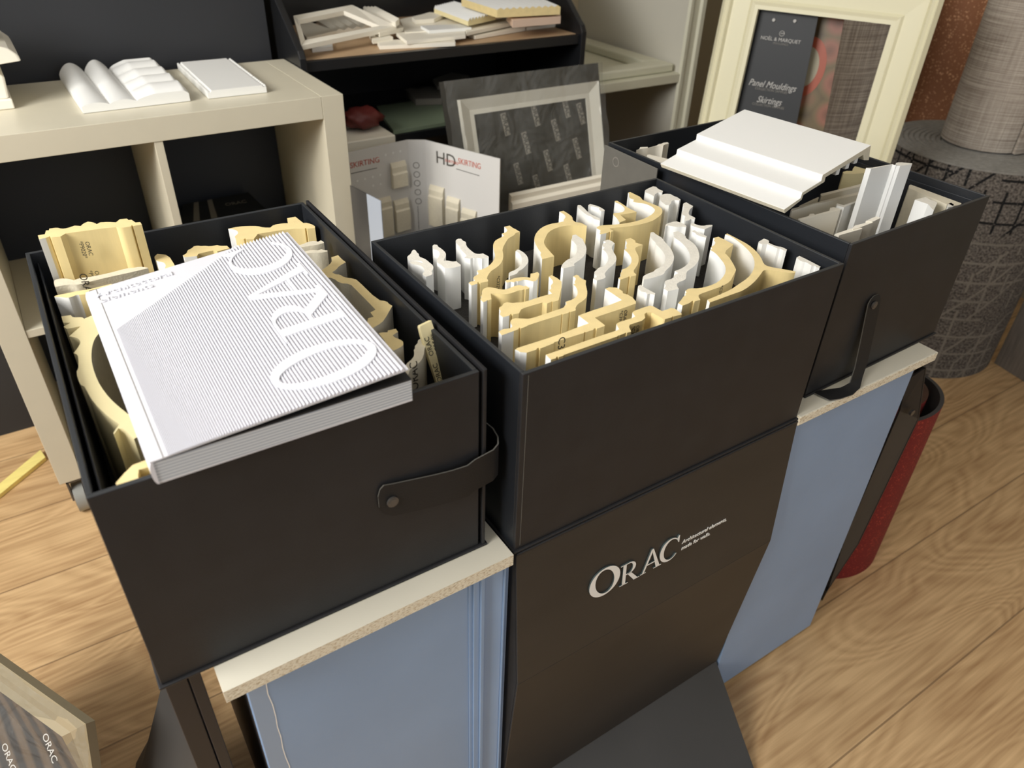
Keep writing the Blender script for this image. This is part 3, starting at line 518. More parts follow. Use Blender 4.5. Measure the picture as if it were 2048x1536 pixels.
mm('7', 'y', [(290,1280),(255,1240),(400,1180),(600,1090),(700,1020),(850,920),(930,810),(950,700),(920,600),(850,510),(740,410),(600,310),(515,285),(545,270),(700,350),(850,430),(960,520),(1040,620),(1080,720),(1150,755),(1350,790),(1545,825),(1540,845),(1475,850),(1300,825),(1130,800),(1070,810),(1040,860),(960,960),(860,1050),(760,1110),(700,1130)], 'largest cream arc sample with a flat wing at its right', 0, 13)
mm('7', 'w', [(1000,390),(1040,370),(1080,345),(1130,360),(1160,380),(1150,405),(1200,430),(1280,460),(1340,465),(1420,505),(1410,525),(1370,520),(1320,490),(1280,490),(1220,460),(1130,425),(1060,430),(1010,410)], 'white door casing sample with a knob edge by the right wall')
mm('7', 'w', [(1560,620),(1600,598),(1700,645),(1910,755),(1895,775),(1850,765),(1830,740),(1780,740),(1700,690),(1640,680),(1600,660)], 'white fluted sample in the front right corner of middle box')

# left box samples
G = 'moulding samples standing in the left box'
yLA = .4385
nLA = Vector((0, -1, 0))
cz = A(*PX('a', 700, 300), 'y', yLA).z
o = moulding('a', 'y', [(100,325),(190,310),(205,262),(240,260),(250,238),(350,225),(400,240),(470,235),(570,200),(650,205),(680,175),(740,150),(800,155),(855,180),(900,158),(1000,152),(1100,158),(1150,118),(1240,110),(1260,128),(1300,125),(1350,160),(1410,155),(1430,185),(1320,205),(1305,190),(1290,210),(1165,230),(1085,215),(455,300),(390,340),(270,350),(250,335),(225,350),(115,375)],
             'tall cream pilaster sample standing highest at the back left of left box', 33, 21, cap=cz, bot=.772, group=G)
for (x, y) in ((715, 500), (835, 870)):
    printing(o, 'ORAC\n*P9020*', A(*PX('a', x, y), 'y', yLA - .0015), None, .0062)
o = moulding('a', 'o', [(300,915),(330,890),(400,875),(500,880),(560,900),(640,870),(750,860),(850,840),(1000,810),(1150,770),(1250,745),(1330,740),(1400,725),(1500,735),(1512,745),(1280,800),(1000,860),(700,935),(590,960),(500,950),(320,985)], 'off-white sample with a printed back, in front of the tall cream one', cap=.931, bot=.772, group=G)
printing(o, 'ORAC', A(*PX('a', 715, 965), 'y', A(*PX('a', 715, 932), 'z', .931).y - .0008), None, .011)
moulding('a', 'y', [(310,1105),(345,1090),(500,1060),(620,1035),(780,1010),(1040,945),(1050,960),(760,1030),(740,1075),(700,1080),(640,1085),(590,1088),(540,1110),(480,1125),(400,1115),(320,1115)], 'cream sample with white grooved face by the catalogue corner', 10, 0, cap=.931, bot=.772, group=G)
o = moulding('b', 'y', [(400,210),(520,192),(545,220),(600,222),(670,220),(690,240),(800,195),(900,180),(1000,300),(880,430),(830,490),(795,590),(785,700),(790,800),(830,950),(900,1100),(1020,1260),(1200,1420),(1400,1560),(1500,1680),(1330,1780),(1210,1650),(1130,1640),(1075,1720),(1065,1700),(1145,1590),(1010,1500),(870,1370),(780,1260),(710,1130),(690,1100),(640,1085),(590,930),(620,870),(620,760),(610,700),(560,680),(640,570),(645,520),(600,480),(500,465),(650,335),(470,370),(430,340),(520,290),(425,290)],
             'large carved cream cornice sample curving along the left wall of left box', 8, 17, cap=.921, bot=.772, group=G, mats=[M['pupale'], M['offwhite'], M['pupale']])
moulding('c', 'y', [(585,1190),(700,1060),(800,960),(960,900),(1200,830),(1940,765),(1950,800),(1100,1060),(1000,990),(880,1020),(870,1100),(885,1150),(600,1245)], 'cream sample with an angled end under the near left catalogue corner', 0, 4, cap=.928, bot=.772, group=G, smooth=False)
moulding('d', 'y', [(50,600),(95,562),(235,575),(325,720),(330,760),(190,745),(205,705),(170,668),(110,660),(80,650)], 'small cream sample with white scoop behind the catalogue', 5, 0, cap=.928, bot=.772, group=G)
moulding('d', 'y', [(420,580),(470,555),(480,515),(535,490),(560,465),(610,455),(650,462),(700,458),(770,465),(860,448),(900,460),(985,458),(1020,490),(860,530),(830,520),(800,518),(620,560),(600,590),(440,605)], 'small cream carved sample at the middle back of the left box', cap=.928, bot=.772, w0=17, w1=1, group=G)
moulding('d', 'y', [(1100,365),(1080,340),(1130,300),(1120,270),(1080,250),(1000,240),(1130,212),(1250,205),(1380,205),(1450,225),(1540,225),(1580,190),(1700,170),(1770,168),(1755,105),(1860,85),(1960,165),(2020,165),(2110,200),(2112,230),(2010,240),(1995,228),(1980,240),(1800,240),(1380,305),(1330,370),(1230,375),(1220,362),(1200,372)], 'large cream crown sample in the back right corner of left box', 0, 6, cap=.930, bot=.772, group=G)
moulding('e', 'o', [(60,200),(160,185),(230,150),(310,138),(360,150),(395,132),(430,150),(435,165),(350,190),(240,205),(120,225)], 'thin off-white sample between the crown and the catalogue edge', cap=.926, bot=.772, group=G)
moulding('e', 'o', [(120,300),(180,275),(270,255),(360,260),(400,245),(440,258),(480,262),(480,275),(380,295),(280,290),(180,305)], 'off-white sample with a plain face beside the catalogue top right corner', cap=.922, bot=.772, group=G)
moulding('e', 'y', [(528,350),(615,322),(665,375),(715,412),(625,465),(600,500),(540,540),(580,568),(640,570),(690,605),(830,625),(870,650),(1120,895),(1240,912),(1265,945),(1310,970),(1220,1130),(1170,1190),(1040,1265),(930,1180),(985,1190),(1000,1130),(1070,1110),(1030,1055),(1095,1020),(1000,920),(830,750),(770,690),(640,680),(560,620),(450,600),(380,560),(400,520),(510,440),(540,390)], 'cream crown cornice sample standing along the right wall of left box', 18, 33, cap=.924, bot=.772, group=G, mats=[M['pu'], M['offwhite'], M['offwhite']])
moulding('f', 'y', [(320,570),(350,555),(470,550),(475,520),(610,490),(648,545),(560,600),(590,640),(700,680),(742,720),(730,790),(570,865),(440,760),(440,720)], 'small cream sample with hooked tip on the right of the catalogue', 12, 0, cap=.922, bot=.772, group=G, mats=[M['pu'], M['offwhite'], M['offwhite']])
o = moulding('f', 'o', [(775,1100),(910,990),(930,900),(915,850),(940,830),(935,780),(985,740),(985,690),(1030,662),(1080,700),(1095,740),(1130,765),(1100,820),(1090,920),(1060,1010),(990,1090),(860,1170),(820,1280),(760,1200)], 'translucent off-white cove sample printed on its side, near the cream strip', cap=.924, bot=.772, group=G)
printing(o, 'ORAC', A(*PX('f', 930, 1300), 'y', A(*PX('f', 920, 1130), 'z', .924).y - .001), None, .0125, shear=0, xd=(0, 0, 1), yd=(-1, 0, 0))
# slanting cream strip: plane leaning on the right wall of the left box
p0 = A(*PX('f', 1220, 345), 'z', .946); pb = A(*PX('f', 1440, 1390), 'z', .886)
pL = A(*PX('f', 1025, 440), 'z', .944); n = (p0 - pL).cross(pb - p0).normalized()
q = [AP(*PX('f', *t), p0, n) for t in ((1220, 345), (1025, 440), (1020, 480), (1060, 640), (1310, 1400), (1400, 1700), (1650, 1640), (1560, 1350))]
b = MB(); off = n * .006 * (1 if n.y > 0 else -1); b.prism([x + off for x in q], q, None, 0)
strip = tag(b.build('moulding_strip', M['pupale'], bevel=.0006), 'narrow cream strip with printed codes leaning in the front right of left box', 'moulding strip')
nn = n if n.y < 0 else -n
for (x, y) in ((1235, 770), (1375, 1220)):
    c = AP(*PX('f', x, y), p0, n) + nn * .0003; dwn = (AP(*PX('f', x + 40, y + 130), p0, n) - c).normalized()
    text_mesh('printed_code', 'ORAC\n*C258*', .0075, frame_mt(c, -dwn, nn.cross(-dwn)), M['ink'], strip, extrude=.0001)

# right box samples
G = 'white skirting samples standing in the right box'
def rr(*a, **k): return moulding(*a, bot=.778, group=G, **k)
rr('g', 'p', [(540,410),(600,390),(620,350),(770,345),(780,365),(960,320),(990,290),(1060,280),(1090,260),(1180,250),(1205,275),(1110,300),(1090,330),(980,325),(760,370),(650,380)], 'white profiled plate standing in the back left of right box', cap=.930)
rr('g', 'p', [(760,512),(800,500),(1210,598),(1130,660),(1080,665)], 'thin white strip by the left wall behind the stepped panel', cap=.928, smooth=False)
rr('h', 'p', [(170,950),(190,925),(560,830),(800,770),(1280,650),(1290,690),(760,810),(540,850),(190,960)], 'long pale strip sample, fourth row from the front of right box', cap=.925, smooth=False)
rr('h', 'p', [(640,690),(1100,580),(1320,520),(1325,560),(900,665),(650,730)], 'beige strip sample below the stepped white panel', cap=.918, smooth=False)
rr('h', 'p', [(300,880),(590,745),(615,745),(600,770),(330,905)], 'short beige plate under the stepped panel edge', cap=.918, smooth=False)
rr('h', 'p', [(285,1085),(450,1040),(470,1005),(530,1000),(550,1020),(780,955),(790,910),(850,900),(960,930),(950,945),(600,1025),(320,1110)], 'wide beige plate near the left wall of right box', cap=.928, smooth=False)
rr('h', 'w', [(890,855),(905,840),(1000,870),(1260,780),(1270,800),(1030,890),(1010,905),(895,870)], 'white L-shaped plate left of the tall sample', cap=.930, smooth=False)
rr('h', 'p', [(860,1325),(1110,1240),(1280,1225),(1300,1240),(980,1330),(930,1350)], 'low beige plate at the front left of right box', cap=.926, smooth=False)
rr('h', 'p', [(1140,1230),(1180,1190),(1440,1125),(1470,1140),(1240,1225),(1150,1250)], 'middle of three low beige plates by the front wall', cap=.927, smooth=False)
rr('h', 'p', [(1350,1120),(1440,1075),(1520,1045),(1585,1070),(1480,1120),(1450,1130)], 'right of three low beige plates before the tall sample', cap=.928, smooth=False)
rr('h', 'y', [(990,345),(1050,330),(1140,330),(1150,290),(1180,255),(1350,300),(1350,360),(1180,375),(1000,370)], 'cream sample at the back under the stepped panel', cap=.922, smooth=False, mats=[M['pupale']] * 3)
rr('i', 'p', [(865,370),(890,360),(1630,632),(1620,655),(1500,670),(1440,640),(1420,650),(860,410)], 'cream board standing along the right wall of right box', cap=.926, smooth=False, mats=[M['offwhite']] * 3)
rr('i', 'w', [(950,580),(1110,540),(1150,570),(1275,615),(1275,630),(1225,740),(1140,645)], 'white channel sample standing near the front right of right box', cap=.930, smooth=False)
rr('i', 'w', [(1430,640),(1480,625),(1520,650),(1510,680),(1440,690)], 'small white end block in the front right corner of right box', cap=.926, smooth=False)
moulding('i', 'w', [(235,115),(310,128),(620,66),(640,72),(675,78),(672,45),(700,35),(760,34),(912,50),(905,62),(735,84),(640,70),(625,58),(320,112)], 'tall white stepped skirting sample standing highest in the right box', cap=.987, bot=.778, group=G, smooth=False)
# big stepped white panel lying across the right box
pA = A(*PX('p', 1568.3, 419.1), 'z', .957); pB = A(*PX('p', 1324.6, 328.9), 'z', .957); dv = (pB - pA); dn = dv.normalized()
ZP = lambda x, y: (1300 + x / 4.2667, 200 + y / 4.2667)
top = [(1145, 935), (1285, 838), (1300, 790), (1462, 690), (1475, 640), (1888, 385)]
bot_ = [(1880, 430), (1868, 515), (1828, 515), (1820, 470), (1500, 660), (1490, 700), (1310, 812), (1296, 852), (1150, 968)]
P3 = [AP(*ZP(*t), pA, dn) for t in top + bot_]
lth = (AP(*PX('p', 1499.2, 220), P3[5], (P3[5] - P3[0]).cross(dn).normalized()) - P3[5]).dot(dn)
b = MB(); b.prism([p + dn * dv.length * 1.02 for p in P3], P3, [1, 1, 1, 1, 1] + [0] * 10, 0)
t = b.build('stepped_panel_sample', [M['offwhite'], M['white']], bevel=.0007)
tag(t, 'large white stepped skirting panel lying tilted across the right box', 'skirting sample')
# bottom clips seen below the right edge
for i, s in enumerate((.42, .62, .8)):
    c = P3[4].lerp(P3[5], s) - Vector((0, 0, .014)) + dn * .004
    simplebox('clip', (c.x - .004, c.y, c.z - .006), (c.x + .004, c.y + .15, c.z + .008), M['white'], t, bevel=.001)
p_ = AP(*ZP(245, 470), pA + dn * dv.length, dn)

# ================================================================ CATALOGUE
bk = empty('catalogue', (-.325, .012, .9395), 'thick white ribbed catalogue with big embossed capital letters on left box', 'book')
BL, BR, TR, TL = A(299, 925, 'z', .962), A(817, 738, 'z', .978), A(575, 464, 'z', .970), A(171, 585, 'z', .955)
def BK(u, v, h=0): return BL * ((1 - u) * (1 - v)) + BR * (u * (1 - v)) + TR * (u * v) + TL * ((1 - u) * v) + Vector((0, 0, h))
# page block (sits lower at the right front where the cover lifts)
bl, br_, tr, tl = A(302, 944, 'z', .9405), A(821, 781, 'z', .9435), BK(.985, .99, -.027), BK(.004, .995, -.016)
bl = Vector((BL.x + .001, BL.y + .0008, .9405)); br_.y = BR.y + .0020; tl.z = .9415; tr.z = .9435; br_.x = min(br_.x, BR.x + .003)
tops = [bl.copy(), br_.copy(), tr.copy(), tl.copy()]
for p, z in zip(tops, (.9600, .9640, .9655, .9530)): p.z = z
b = MB(); b.prism([bl, br_, tr, tl], tops, None, 0); b.build('page_block', M['pages'], bk)
b = MB(); e = [p + Vector((0, 0, .0004)) for p in tops]; e2 = [p + Vector((0, 0, .0012)) for p in e]; b.prism(e, e2, None, 0); b.build('endpaper', M['endpaper'], bk)
b = MB(); e = [p - Vector((0, 0, .0012)) for p in (bl, br_, tr, tl)]; b.prism(e, [bl, br_, tr, tl], None, 0); b.build('back_cover', M['paper'], bk)
# spine
b = MB(); N = 8
for k in range(N):
    for v0 in (0, 1): pass
ring = []
for k in range(N + 1):
    a = math.pi * (k / N); dx = -.0035 * math.sin(a); zf = (1 - math.cos(a)) / 2
    ring.append((Vector((BL.x + .002 + dx, BL.y, .9395 + (BL.z - .9395) * zf)), Vector((TL.x + .002 + dx, TL.y, .9400 + (TL.z - .9400) * zf))))
for k in range(N): b.face([ring[k][0], ring[k][1], ring[k + 1][1], ring[k + 1][0]])
b.face([r[0] for r in ring]); b.build('spine', M['paper'], bk, smooth=False)
# cover sheet with ribs
cov = MB(); segs = []
NR = 80; us = [.062]
wds = [.0040 + .0125 * (k / NR) for k in range(NR)]; s = sum(wds); u = .062
for k in range(NR): wds[k] *= (.985 - .062) / s
# plain hinge strip
b = MB(); b.prism([BK(0, 0, -.0012), BK(.062, 0, -.0012), BK(.062, 1, -.0012), BK(0, 1, -.0012)], [BK(0, 0), BK(.062, 0), BK(.062, 1), BK(0, 1)], None, 0)
b.prism([BK(.062, 0, -.0012), BK(1, 0, -.0012), BK(1, 1, -.0012), BK(.062, 1, -.0012)], [BK(.062, 0, -.0006), BK(1, 0, -.0006), BK(1, 1, -.0006), BK(.062, 1, -.0006)], None, 0)
def vdiag(u): return min(1.0, .655 + (u - 0.0) * .486)
b.face([BK(.062, vdiag(.062), .0002), BK(.71, 1, .0002), BK(.062, 1, .0002)])
b.face([BK(.985, 0, 0), BK(1, 0, 0), BK(1, 1, 0), BK(.985, 1, 0)])
cover = b.build('front_cover', M['paper'], bk)
b = MB(); b.box((0, 0, 0), (0, 0, 0)) if False else None
g = .045; b.prism([BK(g, 0, -.0002), BK(g + .0035, 0, -.0002), BK(g + .0035, 1, -.0002), BK(g, 1, -.0002)], [BK(g, 0, .00012), BK(g + .0035, 0, .00012), BK(g + .0035, 1, .00012), BK(g, 1, .00012)], None, 0)
b.build('hinge_crease', M['greyprint'], cover)
b = MB(); u = .062
for k in range(NR):
    w_ = wds[k]; v1 = vdiag(u + w_ / 2); h = .0004 + .0020 * (k / NR) ** .8
    a, m1, m2, c = u, u + w_ * .30, u + w_ * .55, u + w_
    prof = [(a, -.0005), (m1, h), (m2, h), (c, -.0005)]
    for (ua, ha), (ub, hb) in zip(prof, prof[1:]): b.face([BK(ua, 0, ha), BK(ub, 0, hb), BK(ub, v1, hb), BK(ua, v1, ha)])
    b.face([BK(prof[3][0], v1, -.0005), BK(prof[2][0], v1, h), BK(prof[1][0], v1, h), BK(prof[0][0], v1, -.0005)])
    b.face([BK(prof[0][0], 0, -.0005), BK(prof[1][0], 0, h), BK(prof[2][0], 0, h), BK(prof[3][0], 0, -.0005)])
    u += w_
b.build('embossed_ribs', M['paper'], cover)
# capital letters: baseline runs up the page, tops point to the spine
def cover_letter(ch, u_top, u_base, v0, v1, hh=.0027):
    ps, wdt = glyph_pieces(ch); b = MB()
    for p in ps:
        f = lambda x, y, h: BK(u_base + (u_top - u_base) * y, v0 + (v1 - v0) * x / wdt, h)
        b.prism([f(x, y, .0005) for x, y in p], [f(x, y, hh) for x, y in p], None, 0)
    return b.build('cover_letter', M['coverwhite'], cover)
cover_letter('O', .506, .949, .047, .235); cover_letter('R', .645, .940, .298, .555); cover_letter('A', .621, .932, .490, .733); cover_letter('C', .632, .945, .737, .957)
xd = (BK(.4, .94) - BK(.05, .94)).normalized(); yd = (BK(.2, 1) - BK(.2, .8)).normalized()
for s_, u_, v_, wd_ in (('Architectural', .21, .944, 1.13), ('elements', .16, .899, 1.13)):
    text_mesh('cover_title', s_, .0128, frame_mt(BK(u_, v_, .0010), xd, yd), M['coverwhite'], cover, extrude=.0006, xs=wd_)

# ================================================================ TROLLEY / SHELVES UNDER THE BOXES
ZB = .6985
cab = empty('display_cabinet', (-.32, 0, 0), 'blue-grey panelled cabinet with cream chipboard top left of the stand', 'cabinet')
b = MB(); b.box((-.3262, -.0072, ZB - .0165), (-.0065, .46, ZB)); o = b.build('top_board', [M['lam'], M['chip']], cab)
for p in o.data.polygons:
    if abs(p.normal.z) < .5: p.material_index = 1
def blue_panel(parent, x0, x1, yface, z0, z1, ribs, strip=None):
    b = MB(); b.box((x0, yface, z0), (x1, yface + .016, z1)); o = b.build('door_panel', M['blue'], parent, bevel=.001)
    for (a, c, d, e) in ribs:
        b = MB(); b.prism([(a, yface, z0), (a, yface - d, z0), (c, yface - e, z0), (c, yface, z0)][::-1], [(a, yface, z1), (a, yface - d, z1), (c, yface - e, z1), (c, yface, z1)][::-1], None, 0)
        b.build('panel_moulding', M['blue'], o, bevel=.0006)
    return o
yB = .010
xl = A(495, 1388, 'y', yB).x
X = lambda px, py: A(px, py, 'y', yB).x
zt = ZB - .0165
r1, r2, r3, r4, r5, r6 = X(936, 1182), X(943, 1178), X(955, 1174), X(962, 1170), X(1000, 1150), -.0065
o = blue_panel(cab, xl, -.0008, yB, .035, zt, [(r1, r2, .002, .002), (r2, r3, .0055, .0055), (r3, r4, .009, .009), (r4, r5, .001, .007), (r5, r5 + .002, .010, .010), (r5 + .002, r6 + .002, .0005, .006)])
b = MB(); zs = [zt - .02 * i for i in range(34)]
for i in range(33):
    j0 = .0007 * math.sin(i * 2.3) + .0005 * math.sin(i * 5.1); j1 = .0007 * math.sin((i + 1) * 2.3) + .0005 * math.sin((i + 1) * 5.1)
    b.face([(xl + .012 + .0005 + j0 + .006, yB - .0003, zs[i]), (xl + .001, yB - .0003, zs[i]), (xl + .001, yB - .0003, zs[i + 1]), (xl + .018 + .0005 + j1, yB - .0003, zs[i + 1])])
b.build('paint_strip', M['bluestrip'], o)
b = MB()
for i in range(33):
    j0 = .0007 * math.sin(i * 2.3) + .0005 * math.sin(i * 5.1); j1 = .0007 * math.sin((i + 1) * 2.3) + .0005 * math.sin((i + 1) * 5.1)
    b.face([(xl + .0186 + j0 + .0008, yB - .0005, zs[i]), (xl + .0183 + j0, yB - .0005, zs[i]), (xl + .0183 + j1, yB - .0005, zs[i + 1]), (xl + .0186 + j1 + .0008, yB - .0005, zs[i + 1])])
b.build('paint_ridge', M['white'], o)
simplebox('side_panel', (xl - .001, yB + .016, .035), (xl + .015, .45, zt), M['navy'], cab)
simplebox('back_panel', (xl + .015, .434, .035), (-.01, .45, zt), M['navy'], cab)
for (x, y) in ((xl + .03, .05), (-.04, .05), (xl + .03, .40), (-.04, .40)):
    b = MB(); b.tube([(x, y, 0), (x, y, .035)], .012, 14); b.build('foot', M['blackpaint'], cab)
cab2 = empty('display_cabinet', (.48, 0, 0), 'blue-grey cabinet with cream board top right of the stand', 'cabinet')
b = MB(); b.box((.4805, -.0055, ZB - .0165), (.8207, .46, ZB)); o = b.build('top_board', [M['lam'], M['chip']], cab2, bevel=.002)
for p in o.data.polygons:
    if abs(p.normal.z) < .5: p.material_index = 1
x2 = A(1835, 724, 'y', .004).x
simplebox('door_panel', (.484, .004, .012), (x2, .020, zt), M['blue'], cab2, bevel=.001)
simplebox('back_panel', (.50, .434, .012), (x2 - .01, .45, zt), M['navy'], cab2)
simplebox('side_panel', (x2 - .017, .020, .012), (x2 - .001, .434, zt), M['navy'], cab2)
for (x, y) in ((.51, .05), (.75, .05), (.51, .40), (.75, .40)):
    b = MB(); b.tube([(x, y, 0), (x, y, .012)], .012, 14); b.build('foot', M['blackpaint'], cab2)

# black zigzag stand (middle)
def zig_stand(name, label, x0, x1, ys, yback, m1, m2, m3, top):
    """front profile ys = [(y,z)...] from the top"""
    t = empty(name, (x0, 0, 0), label, 'display stand')
    mats = [m1, m2, m3]; names = ['logo_panel', 'lower_panel', 'foot_panel']
    for i in range(len(ys) - 1):
        (ya, za), (yb, zb) = ys[i], ys[i + 1]; b = MB()
        th = .004
        pl = [(ya, za), (yb, zb), (yb + th, zb), (ya + th, za)]
        b.prism([(x0, y, z) for y, z in pl], [(x1, y, z) for y, z in pl], None, 0); o = b.build(names[min(i, 2)], mats[min(i, 2)], t, bevel=.0008)
    for s, (xa, xb) in enumerate(((x0, x0 + .004), (x1 - .004, x1))):
        b = MB(); pl = [(y + .004, z) for y, z in ys[:3]] + [(yback, ys[2][1]), (yback, ys[0][1])]
        b.prism([(xa, y, z) for y, z in pl], [(xb, y, z) for y, z in pl], None, 0); b.build('side_wing', m1, t)
    return t
U = lambda v: v * .48
zc1 = (1.95 - .985) * .48; zc2 = (1.95 - 1.715) * .48
st = zig_stand('display_stand', 'black folded card display stand with white logo under middle box', 0, .48, [(-.0035, .6915), (-.0205, zc1), (.008, zc2), (-.128, .0)], .30, M['standblack'], M['standblack'], M['footblack'], .69)
# top lip
simplebox('top_board', (0, -.0045, .6880), (.4800, .34, .6918), M['box'], st, bevel=.001)
ft = [c for c in st.children if c.name.startswith('foot_panel')][0]
for v_ in ft.data.vertices:
    if v_.co.z < .05: v_.co.x += -.036 if v_.co.x > .2 else .036; v_.co.y -= .028
# logo letters on the sloping upper panel
pa, pb_ = Vector((0, -.0035, .6915)), Vector((0, -.0205, zc1)); nv = Vector((1, 0, 0)).cross(pb_ - pa).normalized()
if nv.y > 0: nv = -nv
SX = Vector((1, 0, 0)); SZ = (pa - pb_).normalized()
def stand_pt(px, py): return AP(px, py, pa, nv)
zl = lambda x, y: (1160 + x / 6.4, 1020 + y / 6.4)
def stand_letter(ch, xl_, xr_, base, capt, slant=0.0):
    ps, wdt = glyph_pieces(ch); b = MB()
    L = stand_pt(*zl(*xl_)); Rr = stand_pt(*zl(*xr_)); B0 = stand_pt(*zl(*base)); T0 = stand_pt(*zl(*capt))
    x0 = (L - pa).dot(SX); x1 = (Rr - pa).dot(SX); s0 = (B0 - pa).dot(SZ); s1 = (T0 - pa).dot(SZ)
    f = lambda x, y, h: pa + SX * (x0 + (x1 - x0) * x / wdt) + SZ * (s0 + (s1 - s0) * y) + nv * h
    for p in ps: b.prism([f(x, y, .0002) for x, y in p], [f(x, y, .0022) for x, y in p], [1] * len(p), 0)
    return b.build('logo_letter', [M['logo'], M['silver']], st)
stand_letter('O', (105, 1020), (505, 750), (190, 1130), (400, 685))
stand_letter('R', (490, 965), (745, 830), (500, 970), (520, 712))
stand_letter('A', (755, 815), (1025, 670), (780, 815), (912, 492))
stand_letter('C', (1005, 590), (1255, 400), (1090, 655), (1190, 340))
def stand_text(s, x, y, size):
    text_mesh('logo_text', s, size, frame_mt(stand_pt(*zl(x, y)) + nv * .0005, SX, SZ), M['logo'], st, extrude=.0004, shear=.25, align='LEFT')
stand_text('Architectural elements,', 1303, 415, .0092); stand_text('made for walls.', 1292, 495, .0092)

# second black stand under the left box, seen at its left
t = empty('display_stand', (-.372, .03, 0), 'navy black card stand under the left end of left box', 'display stand')
b = MB(); yq = .034
xa, xb = -.3705, -.3385
b.box((xa, yq, .0), (xb - .012, yq + .004, .6978)); b.build('front_panel', M['navy'], t, bevel=.0008)
simplebox('side_wing', (xb - .011, yq - .004, .0), (xb, yq, .6978), M['navy'], t)
simplebox('side_wing', (xa, yq + .004, .0), (xa + .004, yq + .3, .6978), M['navy'], t)
simplebox('side_wing', (xb - .016, yq + .004, .0), (xb - .012, yq + .3, .6978), M['navy'], t)
f = [A(335, 1408, 'z', .20), A(268, 1536, 'z', .02), A(262, 1560, 'z', .002), A(400, 1620, 'z', .002), Vector((xa, yq + .02, .02)), Vector((xa - .001, yq + .2, .2))]
f = [Vector((xa - .001, yq + .33, .34)), A(335, 1408, 'z', .16), A(272, 1526, 'z', .004), A(262, 1610, 'z', .002), Vector((xa - .001, yq - .02, .004))]
b = MB(); b.face(f); b.face([p + Vector((.001, 0, -.003)) for p in reversed(f)]); b.build('foot_panel', M['footblack'], t)
# black zigzag stand at right behind the blue panel
t = empty('display_stand', (.8, .06, 0), 'black folded stand edge behind the right blue panel', 'display stand')
yq = .035
out = [A(px, py, 'y', yq) for px, py in ((1853, 735), (1838, 838), (1718, 1087), (1655, 1182))]
inn = [A(px, py, 'y', yq + .012) for px, py in ((1815, 760), (1800, 822), (1692, 1073), (1612, 1262))]
for k, nm in ((0, 'upper_panel'), (1, 'middle_panel'), (2, 'lower_panel')):
    b = MB(); q = [out[k], out[k + 1], inn[k + 1], inn[k]]; b.prism([p + Vector((0, .003, 0)) for p in q], q, None, 0); o = b.build(nm, M['footblack'] if k != 0 else M['box'], t)
    ext = [out[k], out[k + 1], out[k + 1] + Vector((0, .02, 0)), out[k] + Vector((0, .02, 0))]
    b = MB(); b.prism([p - Vector((.003, 0, 0)) for p in ext], ext, None, 0); b.build('side_wing', M['box'], t)
b = MB(); c = A(1822, 824, 'y', yq - .001); b.tube([c, c + Vector((0, -.004, 0))], .006, 16); b.build('bolt', M['rivet'], t)

# red carpet roll standing right of the cabinet
rc = empty('carpet_roll', (1.0, .12, 0), 'red speckled carpet roll standing behind the right cabinet', 'carpet')
zr = .455
cx, cy, R0 = 1.025, .140, .125
b = MB(); NS = 60; pts = []
for k in range(NS + 1):
    a = math.radians(-200 + 290 * k / NS); rr_ = R0; pts.append(Vector((cx + rr_ * math.cos(a), cy + rr_ * .78 * math.sin(a), 0)))
def shell(pts, th, z0, z1):
    b = MB(); n = len(pts); inn_ = []
    for i, p in enumerate(pts):
        d = (pts[min(i + 1, n - 1)] - pts[max(i - 1, 0)]).normalized(); inn_.append(p + Vector((-d.y, d.x, 0)) * th)
    lo = lambda p: Vector((p.x, p.y, z0)); hi = lambda p: Vector((p.x, p.y, z1))
    for i in range(n - 1):
        b.face([lo(pts[i]), lo(pts[i + 1]), hi(pts[i + 1]), hi(pts[i])], 0)
        b.face([lo(inn_[i + 1]), lo(inn_[i]), hi(inn_[i]), hi(inn_[i + 1])], 1)
        b.face([hi(pts[i]), hi(pts[i + 1]), hi(inn_[i + 1]), hi(inn_[i])], 1)
    for i in (0, n - 1): b.face([lo(pts[i]), hi(pts[i]), hi(inn_[i]), lo(inn_[i])], 1)
    return b
shell(pts, .008, 0, zr).build('outer_wrap', [M['redcarpet'], mat('dark_grey_backing', (66, 64, 64), .9)], rc, auto=.6)
pts = [Vector((1.035 + .085 * math.cos(math.radians(a)), .15 + .075 * math.sin(math.radians(a)), 0)) for a in range(0, 361, 8)]
b = MB(); b.prism([(p.x, p.y, .0) for p in pts[:-1]], [(p.x, p.y, zr + .005) for p in pts[:-1]], [1] * (len(pts) - 1), 0); b.build('inner_roll', [mat('brown_roll_end', (74, 50, 38), .9, noise=.2, nscale=60), M['redcarpet']], rc, auto=.6)

# ================================================================ WHITE SHELF UNIT ON CASTERS
ks = empty('shelf_unit', (-.09, 1.36, 0), 'ivory open cube shelf unit on casters behind the left box', 'shelf')
kx0, kx1, ky0, ky1, kz0, kz1 = -.485, .303, 1.172, 1.558, .10, .894
simplebox('top_board', (kx0, ky0, kz1 - .048), (kx1 - .0505, ky1, kz1), M['kallax'], ks, bevel=.0008)
simplebox('side_board', (kx1 - .050, ky0, kz0), (kx1, ky1, kz1), M['kallax'], ks, bevel=.0008)
simplebox('side_board', (kx0, ky0, kz0), (kx0 + .050, ky1, kz1 - .0485), M['kallax'], ks, bevel=.0008)
simplebox('bottom_board', (kx0 + .0505, ky0, kz0), (kx1 - .0505, ky1, kz0 + .048), M['kallax'], ks, bevel=.0008)
simplebox('divider', (-.104, ky0 + .002, kz0 + .0485), (-.0875, ky1, kz1 - .0485), M['kallax'], ks, bevel=.0006)
simplebox('shelf_board', (kx0 + .0505, ky0 + .002, .486), (-.1045, ky1, .503), M['kallax'], ks, bevel=.0006)
